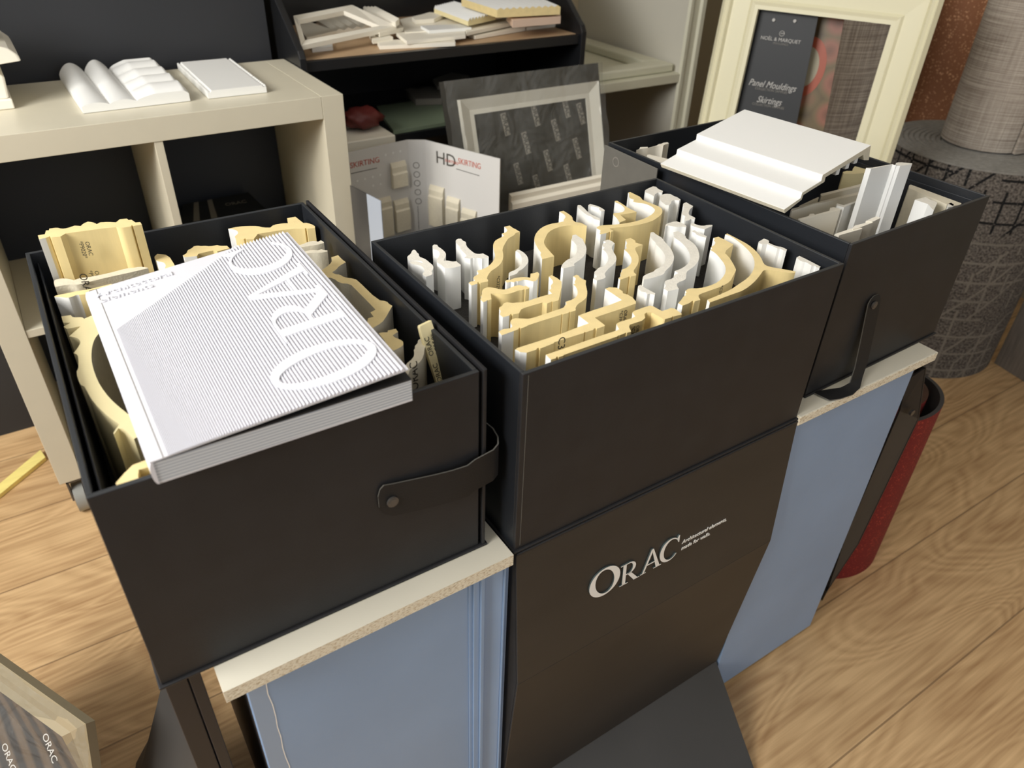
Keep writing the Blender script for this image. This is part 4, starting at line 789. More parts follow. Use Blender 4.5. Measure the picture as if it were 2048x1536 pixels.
simplebox('shelf_board', (-.087, ky0 + .002, .486), (kx1 - .0505, ky1, .503), M['kallax'], ks, bevel=.0006)
simplebox('back_insert', (kx0 + .051, ky1 - .006, kz0 + .0485), (kx1 - .051, ky1 - .001, kz1 - .0485), mat('slate_insert', (42, 47, 58), .5), ks)
for (x, y) in ((-.455, 1.19), (.26, 1.19), (-.455, 1.53), (.26, 1.53)):
    b = MB(); b.tube([(x - .012, y, .037), (x + .012, y, .037)], .037, 26); o = b.build('caster', M['caster'], ks, auto=.6)
    b = MB(); b.tube([(x - .0135, y, .037), (x + .0135, y, .037)], .024, 22); b.build('hub', M['hub'], o)
    b = MB(); b.box((x - .018, y - .016, .040), (x - .014, y + .016, .1)); b.box((x + .014, y - .016, .040), (x + .018, y + .016, .1)); b.box((x - .018, y - .016, .094), (x + .018, y + .016, .1)); b.build('fork', M['rivet'], o)
# samples on its top
ZT = .8945
s1 = tag(MB().build('x', M['white']) if False else bpy.data.objects.new('tmp0', None), None) if False else None
def px_slab(name, pts, z, th, m, label, cat, group=None, parent=None, mats=None, bevel=.0008, sides=None):
    top = [A(x, y, 'z', z) for x, y in pts]; b = MB(); b.prism([p - Vector((0, 0, th)) for p in top], top, sides, 0)
    o = b.build(name, mats or m, parent, bevel=bevel)
    if parent is None: tag(o, label, cat, group)
    return o
# wavy relief tile 1: grid surface
def relief(name, c, sx, sy, rot, hfun, base, label, nx=60, ny=30, th=.012):
    b = MB(); R = Matrix.Translation(c) @ Matrix.Rotation(rot, 4, 'Z'); g = [[R @ Vector((sx * (i / nx - .5), sy * (j / ny - .5), th + hfun(i / nx, j / ny))) for i in range(nx + 1)] for j in range(ny + 1)]
    for j in range(ny):
        for i in range(nx): b.face([g[j][i], g[j][i + 1], g[j + 1][i + 1], g[j + 1][i]])
    bt = lambda v: Vector((v.x, v.y, c[2]))
    for i in range(nx):
        b.face([bt(g[0][i]), bt(g[0][i + 1]), g[0][i + 1], g[0][i]]); b.face([bt(g[ny][i + 1]), bt(g[ny][i]), g[ny][i], g[ny][i + 1]])
    for j in range(ny):
        b.face([bt(g[j + 1][0]), bt(g[j][0]), g[j][0], g[j + 1][0]]); b.face([bt(g[j][nx]), bt(g[j + 1][nx]), g[j + 1][nx], g[j][nx]])
    b.face([bt(g[0][0]), bt(g[ny][0]), bt(g[ny][nx]), bt(g[0][nx])])
    return tag(b.build(name, M['white'], auto=.7), label, 'wall panel sample')
def waves(u, v):
    if u < .25: k = (u / .25); return .022 * math.sin(math.pi * k) ** .8 * (.25 + .75 * v)
    if u < .50: k = ((u - .25) / .25); return .024 * math.sin(math.pi * k) ** .8 * (.25 + .75 * v)
    s = min(1, (u - .5) / .18); return (.010 + .012 * abs(math.sin(math.pi * (v * 4.2))) ** .7) * s ** .6 * (.4 + .6 * min(1, (1 - u) / .04))
relief('relief_tile', (-.107, 1.405, ZT + .0005), .205, .30, .01, waves, 0, 'white relief wall panel sample with soft waves on the ivory shelf', 64, 48)
relief('relief_tile', (.100, 1.40, ZT + .0005), .125, .29, -.02, lambda u, v: .0035 * (1 if (int(v * 44) % 2 and (u < .05 or u > .95)) else 0) + (.004 if .05 < u < .95 else 0), 0, 'flat white panel sample with serrated edges on the ivory shelf', 40, 88, th=.012)
# corbel shelf at far left on unit top
o = empty('corbel', (-.37, 1.44, ZT), 'cream corbel ornament at the left end of the ivory shelf', 'ornament')
b = MB(); b.box((-.46, 1.350, ZT), (-.318, 1.55, ZT + .018)); b.build('plinth', M['sample'], o, bevel=.002)
b = MB(); prof = [(-.44, ZT + .018), (-.322, ZT + .018), (-.318, ZT + .058), (-.326, ZT + .066), (-.44, ZT + .070)]
b.prism([(x, 1.36, z) for x, z in prof], [(x, 1.54, z) for x, z in prof], None, 0); b.build('body', M['sample'], o, bevel=.003)
b = MB(); prof = [(-.44, ZT + .072), (-.281, ZT + .086), (-.284, ZT + .098), (-.296, ZT + .110), (-.318, ZT + .118), (-.44, ZT + .118)]
b.prism([(x, 1.35, z) for x, z in prof], [(x, 1.55, z) for x, z in prof], None, 0); b.build('cornice', M['sample'], o, bevel=.003)
b = MB(); b.box((-.44, 1.37, ZT + .06), (-.325, 1.53, ZT + .080)); b.build('neck', M['sample'], o)
b = MB(); prev = None
for k in range(9): b.tube([(-.352, 1.45, ZT + .1182 + .006 * k), (-.352, 1.45, ZT + .1182 + .006 * (k + 1))], .052 * math.sin(math.pi * (k + .8) / 9.6) + .004, 18)
b.build('finial', M['stile'], o, smooth=True)
# catalogue on middle shelf
t = empty('brochure_box', (.08, 1.42, .5035), 'black printed box with two grey stripes inside the ivory shelf', 'box')
BQ = [A(358, 449, 'y', 1.44), A(532, 418, 'y', 1.44), A(497, 384, 'y', 1.53), A(366, 409, 'y', 1.53)]
def bq(u, v, h=0): return BQ[0].lerp(BQ[1], u).lerp(BQ[3].lerp(BQ[2], u), v) + Vector((0, 0, h))
b = MB(); b.prism([Vector((p.x, p.y, .5035)) for p in BQ], BQ, None, 0); b.build('body', M['card'], t, bevel=.001)
for u in (.16, .36):
    b = MB(); b.prism([bq(u, .02, .0001), bq(u + .07, .02, .0001), bq(u + .07, .98, .0001), bq(u, .98, .0001)], [bq(u, .02, .0006), bq(u + .07, .02, .0006), bq(u + .07, .98, .0006), bq(u, .98, .0006)], None, 0); b.build('stripe', M['greyprint'], t)
text_mesh('lettering', 'ORAC', .020, frame_mt(bq(.72, .55, .0008), BQ[1] - BQ[0], BQ[3] - BQ[0]), M['greyprint'], t)
# yellow strip on the floor
px_slab('timber_strip', [(-30, 1010), (-30, 985), (0, 966), (81, 899), (91, 914), (0, 988)], .012, .011, M['yellowpine'], 'bright yellow strip lying on the floor by the ivory shelf', 'strip')

# ================================================================ BLACK DISPLAY SHELF
bs = empty('display_shelf', (.76, 1.7, 0), 'black display shelf unit with a pile of samples on top', 'shelf')
bx0, bx1, by0, by1, bz = .305, 1.193, 1.452, 1.93, .906
simplebox('top_shelf', (bx0 + .0185, by0, bz - .026), (bx1 - .0185, by1 - .0105, bz - .0015), M['blackpaint'], bs, bevel=.001)
simplebox('shelf_lining', (bx0 + .02, by0 + .018, bz - .0015), (bx1 - .02, by1 - .011, bz), M['woodshelf'], bs, bevel=0)
zl2 = A(830, 262, 'y', by0 + .02).z
simplebox('lower_shelf', (bx0 + .0185, by0 + .01, zl2 - .022), (bx1 - .0185, by1 - .0105, zl2), M['blackpaint'], bs, bevel=.001)
simplebox('bottom_shelf', (bx0 + .0185, by0 + .01, .10), (bx1 - .0185, by1 - .0105, .12), M['blackpaint'], bs, bevel=.001)
simplebox('back_panel', (bx0 + .0185, by1 - .01, .0), (bx1 - .0185, by1, 1.75), M['blackpaint'], bs, bevel=.001)
prof = [(by0 - .01, .0), (by0 - .01, bz + .008), (by0, bz + .026), (by0 + .02, bz + .040), (by1 - .08, 1.25), (by1 - .03, 1.75), (by1, 1.75), (by1, 0)]
for xa in (bx0, bx1 - .018):
    b = MB(); b.prism([(xa, y, z) for y, z in prof], [(xa + .018, y, z) for y, z in prof], None, 0); b.build('side_panel', M['blackpaint'], bs, bevel=.003)
Q = lambda pts: [(540 + x / 2.9257, y / 2.9257) for x, y in pts]
GP = 'white sample pieces piled on the black display shelf'
# frame sample
fo = [(136,92),(480,28),(740,150),(182,265)]; fi = [(168,114),(430,62),(640,150),(205,233)]
zf = bz + .034
ztl = (.985, .985, .945, .940); O3 = [A(*p, 'z', z_) for p, z_ in zip(Q(fo), ztl)]; I3 = [A(*p, 'z', z_) for p, z_ in zip(Q(fi), (.980, .980, .947, .944))]
b = MB()
for i in range(4):
    j = (i + 1) % 4; q = [O3[i], O3[j], I3[j], I3[i]]; b.prism([p - Vector((0, 0, .012)) for p in q], q, None, 0)
tag(b.build('picture_frame', M['sample'], bevel=.001), 'cream frame sample lying over other pieces at the left of the pile', 'frame sample')
px_slab('sample_piece', Q([(160,150),(235,128),(385,180),(215,222)]), bz + .024, .008, M['sample'], 'flat cream piece inside the frame sample, at its left', 'sample piece', GP)
def fluted(name, quad, z, th, n, label, m, amp=.004, group=GP, end=None):
    q = [A(*p, 'z', z) for p in Q(quad)]; b = MB(); up = Vector((0, 0, 1))
    for k in range(n):
        a0, a1, am = k / n, (k + 1) / n, (k + .5) / n
        p0_, p1, pm = q[0].lerp(q[1], a0), q[0].lerp(q[1], a1), q[0].lerp(q[1], am); r0, r1, rm = q[3].lerp(q[2], a0), q[3].lerp(q[2], a1), q[3].lerp(q[2], am)
        b.face([r0, rm + up * amp, pm + up * amp, p0_], 0); b.face([rm + up * amp, r1, p1, pm + up * amp], 0)
        dn_ = Vector((0, 0, -th)); b.face([r0 + dn_, r1 + dn_, r1, rm + up * amp, r0], 1); b.face([p1 + dn_, p0_ + dn_, p0_, pm + up * amp, p1], 1)
    b.face([q[0] - up * th, q[3] - up * th, q[3], q[0]], 1); b.face([q[2] - up * th, q[1] - up * th, q[1], q[2]], 1); b.face([q[3] - up * th, q[0] - up * th, q[1] - up * th, q[2] - up * th], 1)
    return tag(b.build(name, [m, end or m]), label, 'sample piece', group)
fluted('sample_piece', [(270,115),(520,75),(640,150),(380,185)], bz + .022, .008, 5, 'fluted white piece inside the frame sample', M['sample'], .006)
px_slab('sample_piece', Q([(236,264),(365,252),(368,275),(246,288)]), bz + .009, .0085, M['white'], 'short white bar at the front left of the pile', 'sample piece', GP)
fluted('sample_piece', [(545,42),(625,42),(757,112),(735,132)], bz + .05, .012, 4, 'ribbed white strip right of the frame sample', M['sample'], .003)
px_slab('sample_piece', Q([(760,112),(940,72),(1180,150),(1165,165),(790,190)]), bz + .022, .010, M['sample'], 'broad cream slab at the middle of the pile', 'sample piece', GP)
px_slab('sample_piece', Q([(735,190),(1140,168),(1145,205),(800,240)]), bz + .020, .009, M['sample'], 'long rounded cream strip in front of the broad slab', 'sample piece', GP)
px_slab('sample_piece', Q([(620,235),(1080,222),(1085,248),(640,268)]), bz + .010, .0095, M['sample'], 'lowest white strip at the middle front of the shelf', 'sample piece', GP)
px_slab('sample_piece', Q([(580,200),(670,190),(720,215),(600,235)]), bz + .018, .010, M['sample'], 'small cream offcut by the frame corner', 'sample piece', GP)
fluted('sample_piece', [(960,50),(1080,20),(1320,90),(1160,125)], bz + .045, .012, 9, 'carved white crown piece with cream cut ends on the pile', M['white'], .008, end=M['pupale'])
fluted('sample_piece', [(1120,-8),(1590,-8),(1700,40),(1330,58)], bz + .078, .020, 10, 'large fluted white slab with yellow edge topping the pile', M['white'], .005, end=M['pu'])
px_slab('sample_piece', Q([(1385,78),(1420,62),(1690,62),(1702,95),(1420,118)]), bz + .052, .020, M['pink'], 'pale pink piece under the fluted slab', 'sample piece', GP)
px_slab('sample_piece', Q([(1490,150),(1712,114),(1718,133),(1500,160)]), bz + .010, .009, M['sample'], 'cream strip at the right end below the pink piece', 'sample piece', GP)
px_slab('sample_piece', Q([(1140,160),(1400,95),(1430,130),(1150,190)]), bz + .024, .009, M['sample'], 'cream strip slanting under the crown piece', 'sample piece', GP)
px_slab('sample_piece', Q([(830,100),(935,70),(1020,82),(960,108),(850,118)]), bz + .034, .0115, M['sample'], 'small cream block at the back of the pile, left of the crown piece', 'sample piece', GP)
px_slab('sample_piece', Q([(590,170),(760,140),(780,160),(640,192)]), bz + .030, .011, M['sample'], 'narrow cream strip by the right corner of the picture frame', 'sample piece', GP)
px_slab('sample_piece', Q([(1400,120),(1500,108),(1590,105),(1600,118),(1440,142)]), bz + .021, .010, M['sample'], 'cream strip directly under the pale pink piece', 'sample piece', GP)
px_slab('sample_piece', Q([(880,150),(1120,140),(1180,160),(930,178)]), bz + .029, .0085, M['white'], 'thin white strip on the middle of the pile', 'sample piece', GP)
px_slab('sample_piece', Q([(1160,198),(1480,140),(1495,160),(1200,210)]), bz + .011, .0095, M['sample'], 'cream strip in front right of the pile middle', 'sample piece', GP)
# things on the lower shelf
Q5 = lambda pts: [(680 + x / 7.68, 120 + y / 7.68) for x, y in pts]
px_slab('wall_panel_sample', Q5([(555,705),(1650,555),(1680,940),(820,1085)]), zl2 + .012, .0115, M['green'], 'sage green flat panel on the lower black shelf', 'panel sample')
px_slab('carved_piece', Q5([(1000,450),(1080,425),(1200,440),(1340,400),(1560,420),(1560,590),(1160,600)]), zl2 + .032, .019, M['greyprint'], 'grey carved piece lying behind the green panel', 'sample piece')
px_slab('carved_piece', Q5([(1420,290),(1700,190),(1980,230),(2000,330),(1500,400)]), zl2 + .05, .012, M['greyprint'], 'grey ribbed piece at the back of lower shelf', 'sample piece')
t = empty('tray', (.36, 1.42, .4), 'cream tray at the left in front of lower black shelf', 'tray')
zt_ = .70
q = [A(x, y, 'z', zt_) for x, y in ((670, 282), (735, 240), (792, 272), (790, 278), (690, 298))]
zt_ = zl2 + .030; e_ = A(791, 270, 'z', zt_); q = [Vector((.328, e_.y, zt_)), e_, Vector((e_.x, e_.y + .26, zt_)), Vector((.328, e_.y + .26, zt_))]
b = MB(); b.prism([p - Vector((0, 0, .0295)) for p in q], q, None, 0); b.build('base', M['sample'], t, bevel=.003)
b = MB(); c = A(725, 243, 'z', zt_ + .02)
bm = bmesh.new(); bmesh.ops.create_icosphere(bm, subdivisions=3, radius=1)
for v in bm.verts:
    v.co = Vector((v.co.x * .055, v.co.y * .045, v.co.z * .028)) * (1 + .12 * math.sin(9 * v.co.x + 5 * v.co.z) + .08 * math.sin(13 * v.co.y)) + c + Vector((0, 0, .01))
me = bpy.data.meshes.new('plastic_bag'); bm.to_mesh(me); bm.free(); me.materials.append(M['red'])
for p in me.polygons: p.use_smooth = True
tag(link('plastic_bag', me), 'dull red crumpled bag on the cream tray', 'bag')

# ================================================================ HD SKIRTING FOLDER
hd = empty('sample_folder', (.52, 1.25, .40), 'white folding card display of skirting samples with red lettering', 'display folder')
zh = .724
pl0, pl1, pr0 = Vector((.335, 1.285, 0)), A(815, 280, 'z', zh), A(850, 280, 'z', zh); pr1 = A(1000, 318, 'z', zh); pr1.z = 0; pl1.z = 0; pr0.z = 0
def panel(name, a, b_, z0, z1, th=.003, m=None):
    d = (b_ - a).normalized(); n_ = Vector((d.y, -d.x, 0)); bb = MB()
    q = [a, b_, b_ - n_ * th, a - n_ * th]; bb.prism([(p.x, p.y, z0) for p in q], [(p.x, p.y, z1) for p in q], None, 0); return bb.build(name, m or M['cardboard'], hd), d, n_
lp, ld, ln = panel('left_panel', pl0, pl1, .402, zh); sp_, sd, sn = panel('spine_panel', pl1, pr0, .402, zh); rp, rd, rn_ = panel('right_panel', pr0, pr1, .402, zh)
UPZ = Vector((0, 0, 1))
def onp(px, py, p0_, n_): return AP(px, py, p0_, n_)
HZ = lambda x, y: (680 + x / 6.0235, 260 + y / 6.0235)
def pt_text(parent, s, x, y, p0_, n_, d_, size, m, sh=0.0, xs=1): text_mesh('lettering', s, size, frame_mt(onp(*HZ(x, y), p0_, n_) + n_ * .0006, d_, UPZ), m, parent, extrude=.0002, shear=sh, xs=xs)
pt_text(rp, 'HD', 1275, 360, pr0, rn_, rd, .046, M['darkprint']); pt_text(rp, 'SKIRTING', 1560, 408, pr0, rn_, rd, .021, M['redprint'], xs=.80)
pt_text(rp, 'SKIRTING', 1345, 385, pr0, rn_, rd, .010, M['redprint'])
pt_text(lp, 'SKIRTING', 300, 395, pl0, ln, ld, .020, M['redprint'])
def bar(parent, p0_, n_, d_, x0, y0, x1, y1, h, m, name='printed_line'):
    a = onp(*HZ(x0, y0), p0_, n_); c = onp(*HZ(x1, y1), p0_, n_); b = MB(); q = [a, c, c + UPZ * h, a + UPZ * h]; b.prism([p + n_ * .0002 for p in q], [p + n_ * .0006 for p in q], None, 0); b.build(name, m, parent)
bar(rp, pr0, rn_, rd, 1400, 470, 1680, 555, .0015, M['darkprint']); bar(lp, pl0, ln, ld, 130, 530, 445, 460, .0015, M['darkprint'])
for k, (x, y) in enumerate(((918, 425), (925, 535), (930, 640), (938, 748), (945, 858))):
    c = onp(*HZ(x, y), pl1, sn); b = MB()
    for i in range(18):
        a0, a1 = math.tau * i / 18, math.tau * (i + 1) / 18; f = lambda a, r: c + sn * .0006 + sd * (r * math.cos(a)) + UPZ * (r * math.sin(a)); b.face([f(a0, .0085), f(a1, .0085), f(a1, .0072), f(a0, .0072)])
    b.build('printed_icon', M['darkprint'], sp_)
bar(sp_, pl1, sn, sd, 948, 1200, 953, 1200, .07, M['darkprint'])
b = MB()
for (x, y) in ((460,330),(550,300),(640,275),(725,255),(210,615),(300,590),(395,565),(485,540),(400,670),(490,650)):
    c = onp(*HZ(x, y), pl0, ln) + ln * .0004; b.face([c + ld * (.003 * math.cos(a)) + UPZ * (.003 * math.sin(a)) for a in [math.tau * i / 10 for i in range(10)]])
b.build('printed_dots', M['logo'], lp)
def skirt(p0_, n_, d_, x0, yt, x1, yb, lab, round_=True):
    a = onp(*HZ(x0, yt), p0_, n_); c = onp(*HZ(x1, yt), p0_, n_); e = onp(*HZ(x0, yb), p0_, n_)
    w_ = (c - a).dot(d_); z1_ = a.z; z0_ = e.z; b = MB()
    pr = [(0.0032, z0_), (.016, z0_), (.016, z1_ - .03), (.012, z1_ - .026), (.012, z1_ - .012), (.006, z1_), (.0032, z1_)]
    A0 = Vector((a.x, a.y, 0)); f = lambda s_, k: A0 + d_ * s_ + n_ * (k[0] - .0032 + .0005) + UPZ * k[1]
    b.prism([f(0, k) for k in pr], [f(w_, k) for k in pr], None, 0)
    tag(b.build('skirting_sample', M['offwhite'], bevel=.0008), lab, 'skirting sample', 'skirting samples mounted on the white folder')
skirt(pl0, ln, ld, 600, 400, 780, 700, 'upper rounded skirting sample on the folder left panel')
skirt(pl0, ln, ld, 440, 830, 600, 1300, 'lower left rounded skirting sample on the folder left panel')
skirt(pl0, ln, ld, 640, 850, 810, 1230, 'lower right rounded skirting sample on the folder left panel')
skirt(pr0, rn_, rd, 1090, 650, 1260, 1120, 'tallest flat skirting sample on the folder right panel')
skirt(pr0, rn_, rd, 1300, 790, 1450, 1130, 'middle flat skirting sample on the folder right panel')
skirt(pr0, rn_, rd, 1480, 930, 1650, 1200, 'shortest flat skirting sample on the folder right panel')
fa, fb = A(700, 373, 'y', 1.15), A(761, 402, 'y', 1.02); fb.z = fa.z = (fa.z + fb.z) / 2
fb = A(761, 402, 'z', fa.z)
t = empty('leaflet', (fa.x, fa.y, .402), 'glossy dark and silver leaflet standing before the folder', 'leaflet')
def leaf(a, c, z0, z1, m, nm):
    d = (c - a).normalized(); n_ = Vector((d.y, -d.x, 0)); b = MB(); q = [a, c, c - n_ * .002, a - n_ * .002]; b.prism([(p.x, p.y, z0) for p in q], [(p.x, p.y, z1) for p in q], None, 0); b.build(nm, m, t)
fm = fa.lerp(fb, .55); leaf(fa, fm, .402, fa.z, mat('dark_gloss_print', (72, 70, 68), .25), 'dark_page'); leaf(fm, fb, .402, fa.z, mat('silver_gloss_print', (176, 184, 196), .3), 'silver_page')
o = empty('storage_carton', (.5, 1.2, 0), 'plain black carton under the skirting folder', 'carton')
simplebox('body', (.308, 1.0, 0), (.695, 1.40, .401), M['box'], o)

# ================================================================ FRAME WRAPPED IN FILM
def plane_frame(name, TL_, TR_, BR_, BL_, w_, m, label, th=.02, steps=(0, .35, .7), hs=(.018, .012, .006), parent=None, insert=None):
    t = empty(name, BL_.lerp(BR_, .5), label, 'frame')
    C4 = [TL_, TR_, BR_, BL_]; cen = (TL_ + TR_ + BR_ + BL_) / 4; n_ = (TR_ - TL_).cross(BL_ - TL_).normalized()
    if n_.dot(CAM - cen) < 0: n_ = -n_
    ex = (TR_ - TL_).normalized(); ey = (BL_ - TL_).normalized()
    def insetp(d):
        sg = [(1, 1), (-1, 1), (-1, -1), (1, -1)]; return [C4[i] + ex * sg[i][0] * d + ey * sg[i][1] * d for i in range(4)]
    rings = [(0, 0)] + [(s_ * w_, h_) for s_, h_ in zip(steps, hs)] + [(w_, hs[-1]), (w_, 0)]
    for i in range(4):
        j = (i + 1) % 4; b = MB()
        R_ = [[insetp(d)[k] + n_ * h for k in (i, j)] for d, h in rings]
        for a, c in zip(R_, R_[1:]): b.face([a[0], a[1], c[1], c[0]])
        b.face([r[0] for r in R_]); b.face([r[1] for r in reversed(R_)]); b.face([R_[0][0], R_[0][1], R_[-1][1], R_[-1][0]])
        b.build('rail' if i % 2 == 0 else 'stile', m, t)
    return t, n_, ex, ey
yF = 1.36
TLp, TRp = A(914, 203, 'y', yF), A(1190, 160, 'y', yF); TLp.z = TRp.z = (TLp.z + TRp.z) / 2
BLp = A(941, 395, 'x', TLp.x); BRp = A(1207, 352, 'x', TRp.x); zb = min(BLp.z, BRp.z); 
tdir = ((TLp - BLp).normalized() + (TRp - BRp).normalized()).normalized(); tdir.x = 0; tdir.normalize()
Ln = (TLp.z - .42) / tdir.z
BLp = TLp - tdir * Ln; BRp = TRp - tdir * Ln
fr, fn, fx, fy = plane_frame('wrapped_frame', TLp, TRp, BRp, BLp, .043, mat('warm_white_frame', (240, 236, 224), .45), 'white picture frame wrapped in clear film leaning on black shelf')
b = MB(); ins = .040; q = [TLp + fx * ins + fy * ins, TRp - fx * ins + fy * ins, BRp - fx * ins - fy * ins, BLp + fx * ins - fy * ins]; q = [p + fn * .002 for p in q]
b.prism([p - fn * .002 for p in q], q, None, 0); io = b.build('insert_sheet', M['insert'], fr)
ZI = lambda x, y: (1000 + x / 6.981, 180 + y / 6.981)
for (x, y) in ((75,480),(365,740),(495,350),(780,560),(670,985),(920,235),(1075,815),(255,1170),(520,1330),(950,1180),(1130,330)):
    c = AP(*ZI(x, y), q[0], fn); d_ = (AP(*ZI(x + 45, y + 180), q[0], fn) - c).normalized()
    b = MB(); e_ = fn.cross(d_); rct = [c + d_ * s1_ * .031 + e_ * s2_ * .009 for s1_, s2_ in ((-1, -1), (1, -1), (1, 1), (-1, 1))]; b.prism([p + fn * .0002 for p in rct], [p + fn * .0005 for p in rct], None, 0); b.build('logo_patch', M['patch'], io)
    text_mesh('logo_text', 'ORAC', .021, frame_mt(c + fn * .0008, d_, fn.cross(d_)), M['insert'], io, extrude=.0002, spacing=.95)
# film bag around the frame
b = MB(); nx, ny = 24, 24; ww = (TRp - TLp).length; hh_ = Ln
def filmp(u, v):
    j = .004 * math.sin(u * 23 + v * 7) + .003 * math.sin(v * 31 - u * 5); ux = -.045 * (1 - u) + .018 * u; return TLp + fx * (u * ww + (ux if u < .5 else ux)) + fy * (-.05 + v * (hh_ + .05)) + fn * (.022 + j)
g = [[filmp(i / nx, k / ny) for i in range(nx + 1)] for k in range(ny + 1)]
for k in range(ny):
    for i in range(nx): b.face([g[k][i], g[k][i + 1], g[k + 1][i + 1], g[k + 1][i]])
fo_ = b.build('plastic_film', M['film'], fr, smooth=True)
b = MB(); bq = [TLp - fx * .045 - fy * .05, TRp + fx * .018 - fy * .05, BRp + fx * .018, BLp - fx * .045]; b.prism([p - fn * .003 for p in bq], [p - fn * .001 for p in bq], None, 0); b.build('backing_sheet', M['insert'], fr)
# separate moulding bar in front of the frame bottom
yb_ = 1.12
q = [A(1018, 388, 'y', yb_), A(1206, 347, 'y', yb_), A(1206, 372, 'y', yb_), A(1022, 420, 'y', yb_)]
b = MB(); a0, a1 = q[0], q[1]; zt0 = (a0.z + a1.z) / 2; x0_, x1_ = a0.x, a1.x
pr = [(0, 0), (-.012, -.004), (-.010, -.018), (-.020, -.024), (-.020, -.075), (0, -.075)]
b.prism([(x0_, yb_ + y, zt0 + z) for y, z in pr], [(x1_, yb_ + y, zt0 + z) for y, z in pr], None, 0)
tag(b.build('moulding_bar', M['sample']), 'cream moulding bar in front of the film-wrapped frame', 'moulding')
zlow = zt0 - .076
simplebox('support', (max(x0_, .70), yb_ - .04, 0), (x1_, yb_ + .04, zlow), M['box'])
tag(bpy.data.objects['support'], 'black carton holding up the cream moulding bar', 'carton'); bpy.data.objects['support'].name = 'storage_carton'
# grey card standing between the boxes (behind middle box)
ga = A(1228, 284, 'y', .52); 
t = tag(bpy.data.objects.new('box_lid', None), None)
bpy.data.objects.remove(t)
yg = .515
q = [A(px, py, 'y', yg) for px, py in ((1218, 284), (1322, 333), (1322, 420), (1205, 420))]
p_tl = A(1216, 283, 'z', .945)
q = [p_tl, A(1322, 332, 'z', .944)]
q = [Vector((q[0].x, q[0].y, .943)), Vector((q[1].x, q[1].y, .943))]
d_ = (q[1] - q[0]).normalized(); n_ = Vector((d_.y, -d_.x, 0)); b = MB(); qq = [q[0] - n_ * -.0045, q[1] - n_ * -.0045, q[1] + n_ * .007, q[0] + n_ * .007]
b.prism([(p.x, p.y, .703) for p in qq], [(p.x, p.y, .9405) for p in qq], None, 0)
cf = b.build('cover_flap', mat('worn_grey_board', (104, 102, 96), .35, noise=.05), rgt, bevel=.0008)
cf['label'] = 'grey glossy outer cover board'
cm = A(1232, 325, 'z', .92); b = MB(); c = AP(1232, 324, qq[2], n_) + n_ * .0004
for i in range(20):
    a0, a1 = math.tau * i / 20, math.tau * (i + 1) / 20; f = lambda a, r: c + d_ * (r * math.cos(a)) + UPZ * (r * math.sin(a)); b.face([f(a0, .0085), f(a1, .0085), f(a1, .0065), f(a0, .0065)])
b.build('fastener_ring', M['greyprint'], cf)

# ================================================================ WHITE CABINET AT THE BACK RIGHT
wc = empty('wall_cabinet', (1.45, 1.8, 0), 'grey-white cabinet with a moulded stile at the back right', 'cabinet')
cz_ = A(1370, 148, 'y', 1.46).z
simplebox('side_panel', (1.645, 1.475, 0), (1.665, 2.09, 2.2), M['greycab'], wc)
simplebox('back_panel', (1.20, 2.075, 0), (1.645, 2.09, 2.2), mat('tan_cabinet_back', (196, 180, 150), .6), wc)
simplebox('shelf_board', (1.20, 1.47, cz_ - .028), (1.644, 2.07, cz_), M['stile'], wc)
b = MB(); xs0 = 1.632; prf = [(0, 0), (.006, -.008), (.018, -.008), (.024, -.004), (.048, -.004), (.054, -.012), (.070, -.012), (.078, 0)]
b.prism([(xs0 + x, 1.475 + y, 0) for x, y in prf], [(xs0 + x, 1.475 + y, 2.2) for x, y in prf], None, 0); b.build('stile', M['stile'], wc)
# frame lying on cabinet shelf
P_ = [A(x, y, 'z', cz_ + .02) for x, y in ((1195, 165), (1362, 140), (1240, 90), (1195, 84))]
b = MB(); x0_, x1_, y0_, y1_ = 1.27, 1.630, 1.50, 2.03; w_ = .07
for lo, hi in (((x0_, y0_), (x1_, y0_ + w_)), ((x0_, y1_ - w_), (x1_, y1_)), ((x1_ - w_, y0_ + w_), (x1_, y1_ - w_)), ((x0_, y0_ + w_), (x0_ + w_, y1_ - w_))): b.box((*lo, cz_ + .0005), (*hi, cz_ + .028))
tag(b.build('moulding_frame', M['stile'], bevel=.006), 'cream moulding frame lying flat on the back cabinet shelf', 'frame')

# ================================================================ LEANING CREAM FRAME WITH CARD
Hd = Vector((-.448, .894, 0)).normalized(); nF = Vector((-.894, -.448, 0)).normalized(); lean = math.radians(7)
UPF = (Vector((0, 0, 1)) * math.cos(lean) - nF * math.sin(lean)).normalized(); NF = Hd.cross(UPF).normalized()
if NF.dot(CAM - Vector((1.5, .8, .8))) < 0: NF = -NF
Pc = A(1783, 50, 'y', .70)
def FP(px, py): return AP(px, py, Pc, NF)
iTR, iTL = FP(1783, 50), FP(1519, 18)
wF = .098
oTL = iTL + Hd * wF + UPF * wF; oTR = iTR - Hd * wF + UPF * wF
Lf = (oTR.z) / UPF.z
oBR = oTR - UPF * Lf; oBL = oTL - UPF * ((oTL.z) / UPF.z)
fr2, n2, ex2, ey2 = plane_frame('moulding_frame', oTL, oTR, oBR, oBL, wF, M['creamframe'], 'large cream moulding frame leaning behind the right box', steps=(0, .10, .16, .24, .30, .75, .82, .9), hs=(.012, .024, .020, .024, .014, .012, .018, .016))
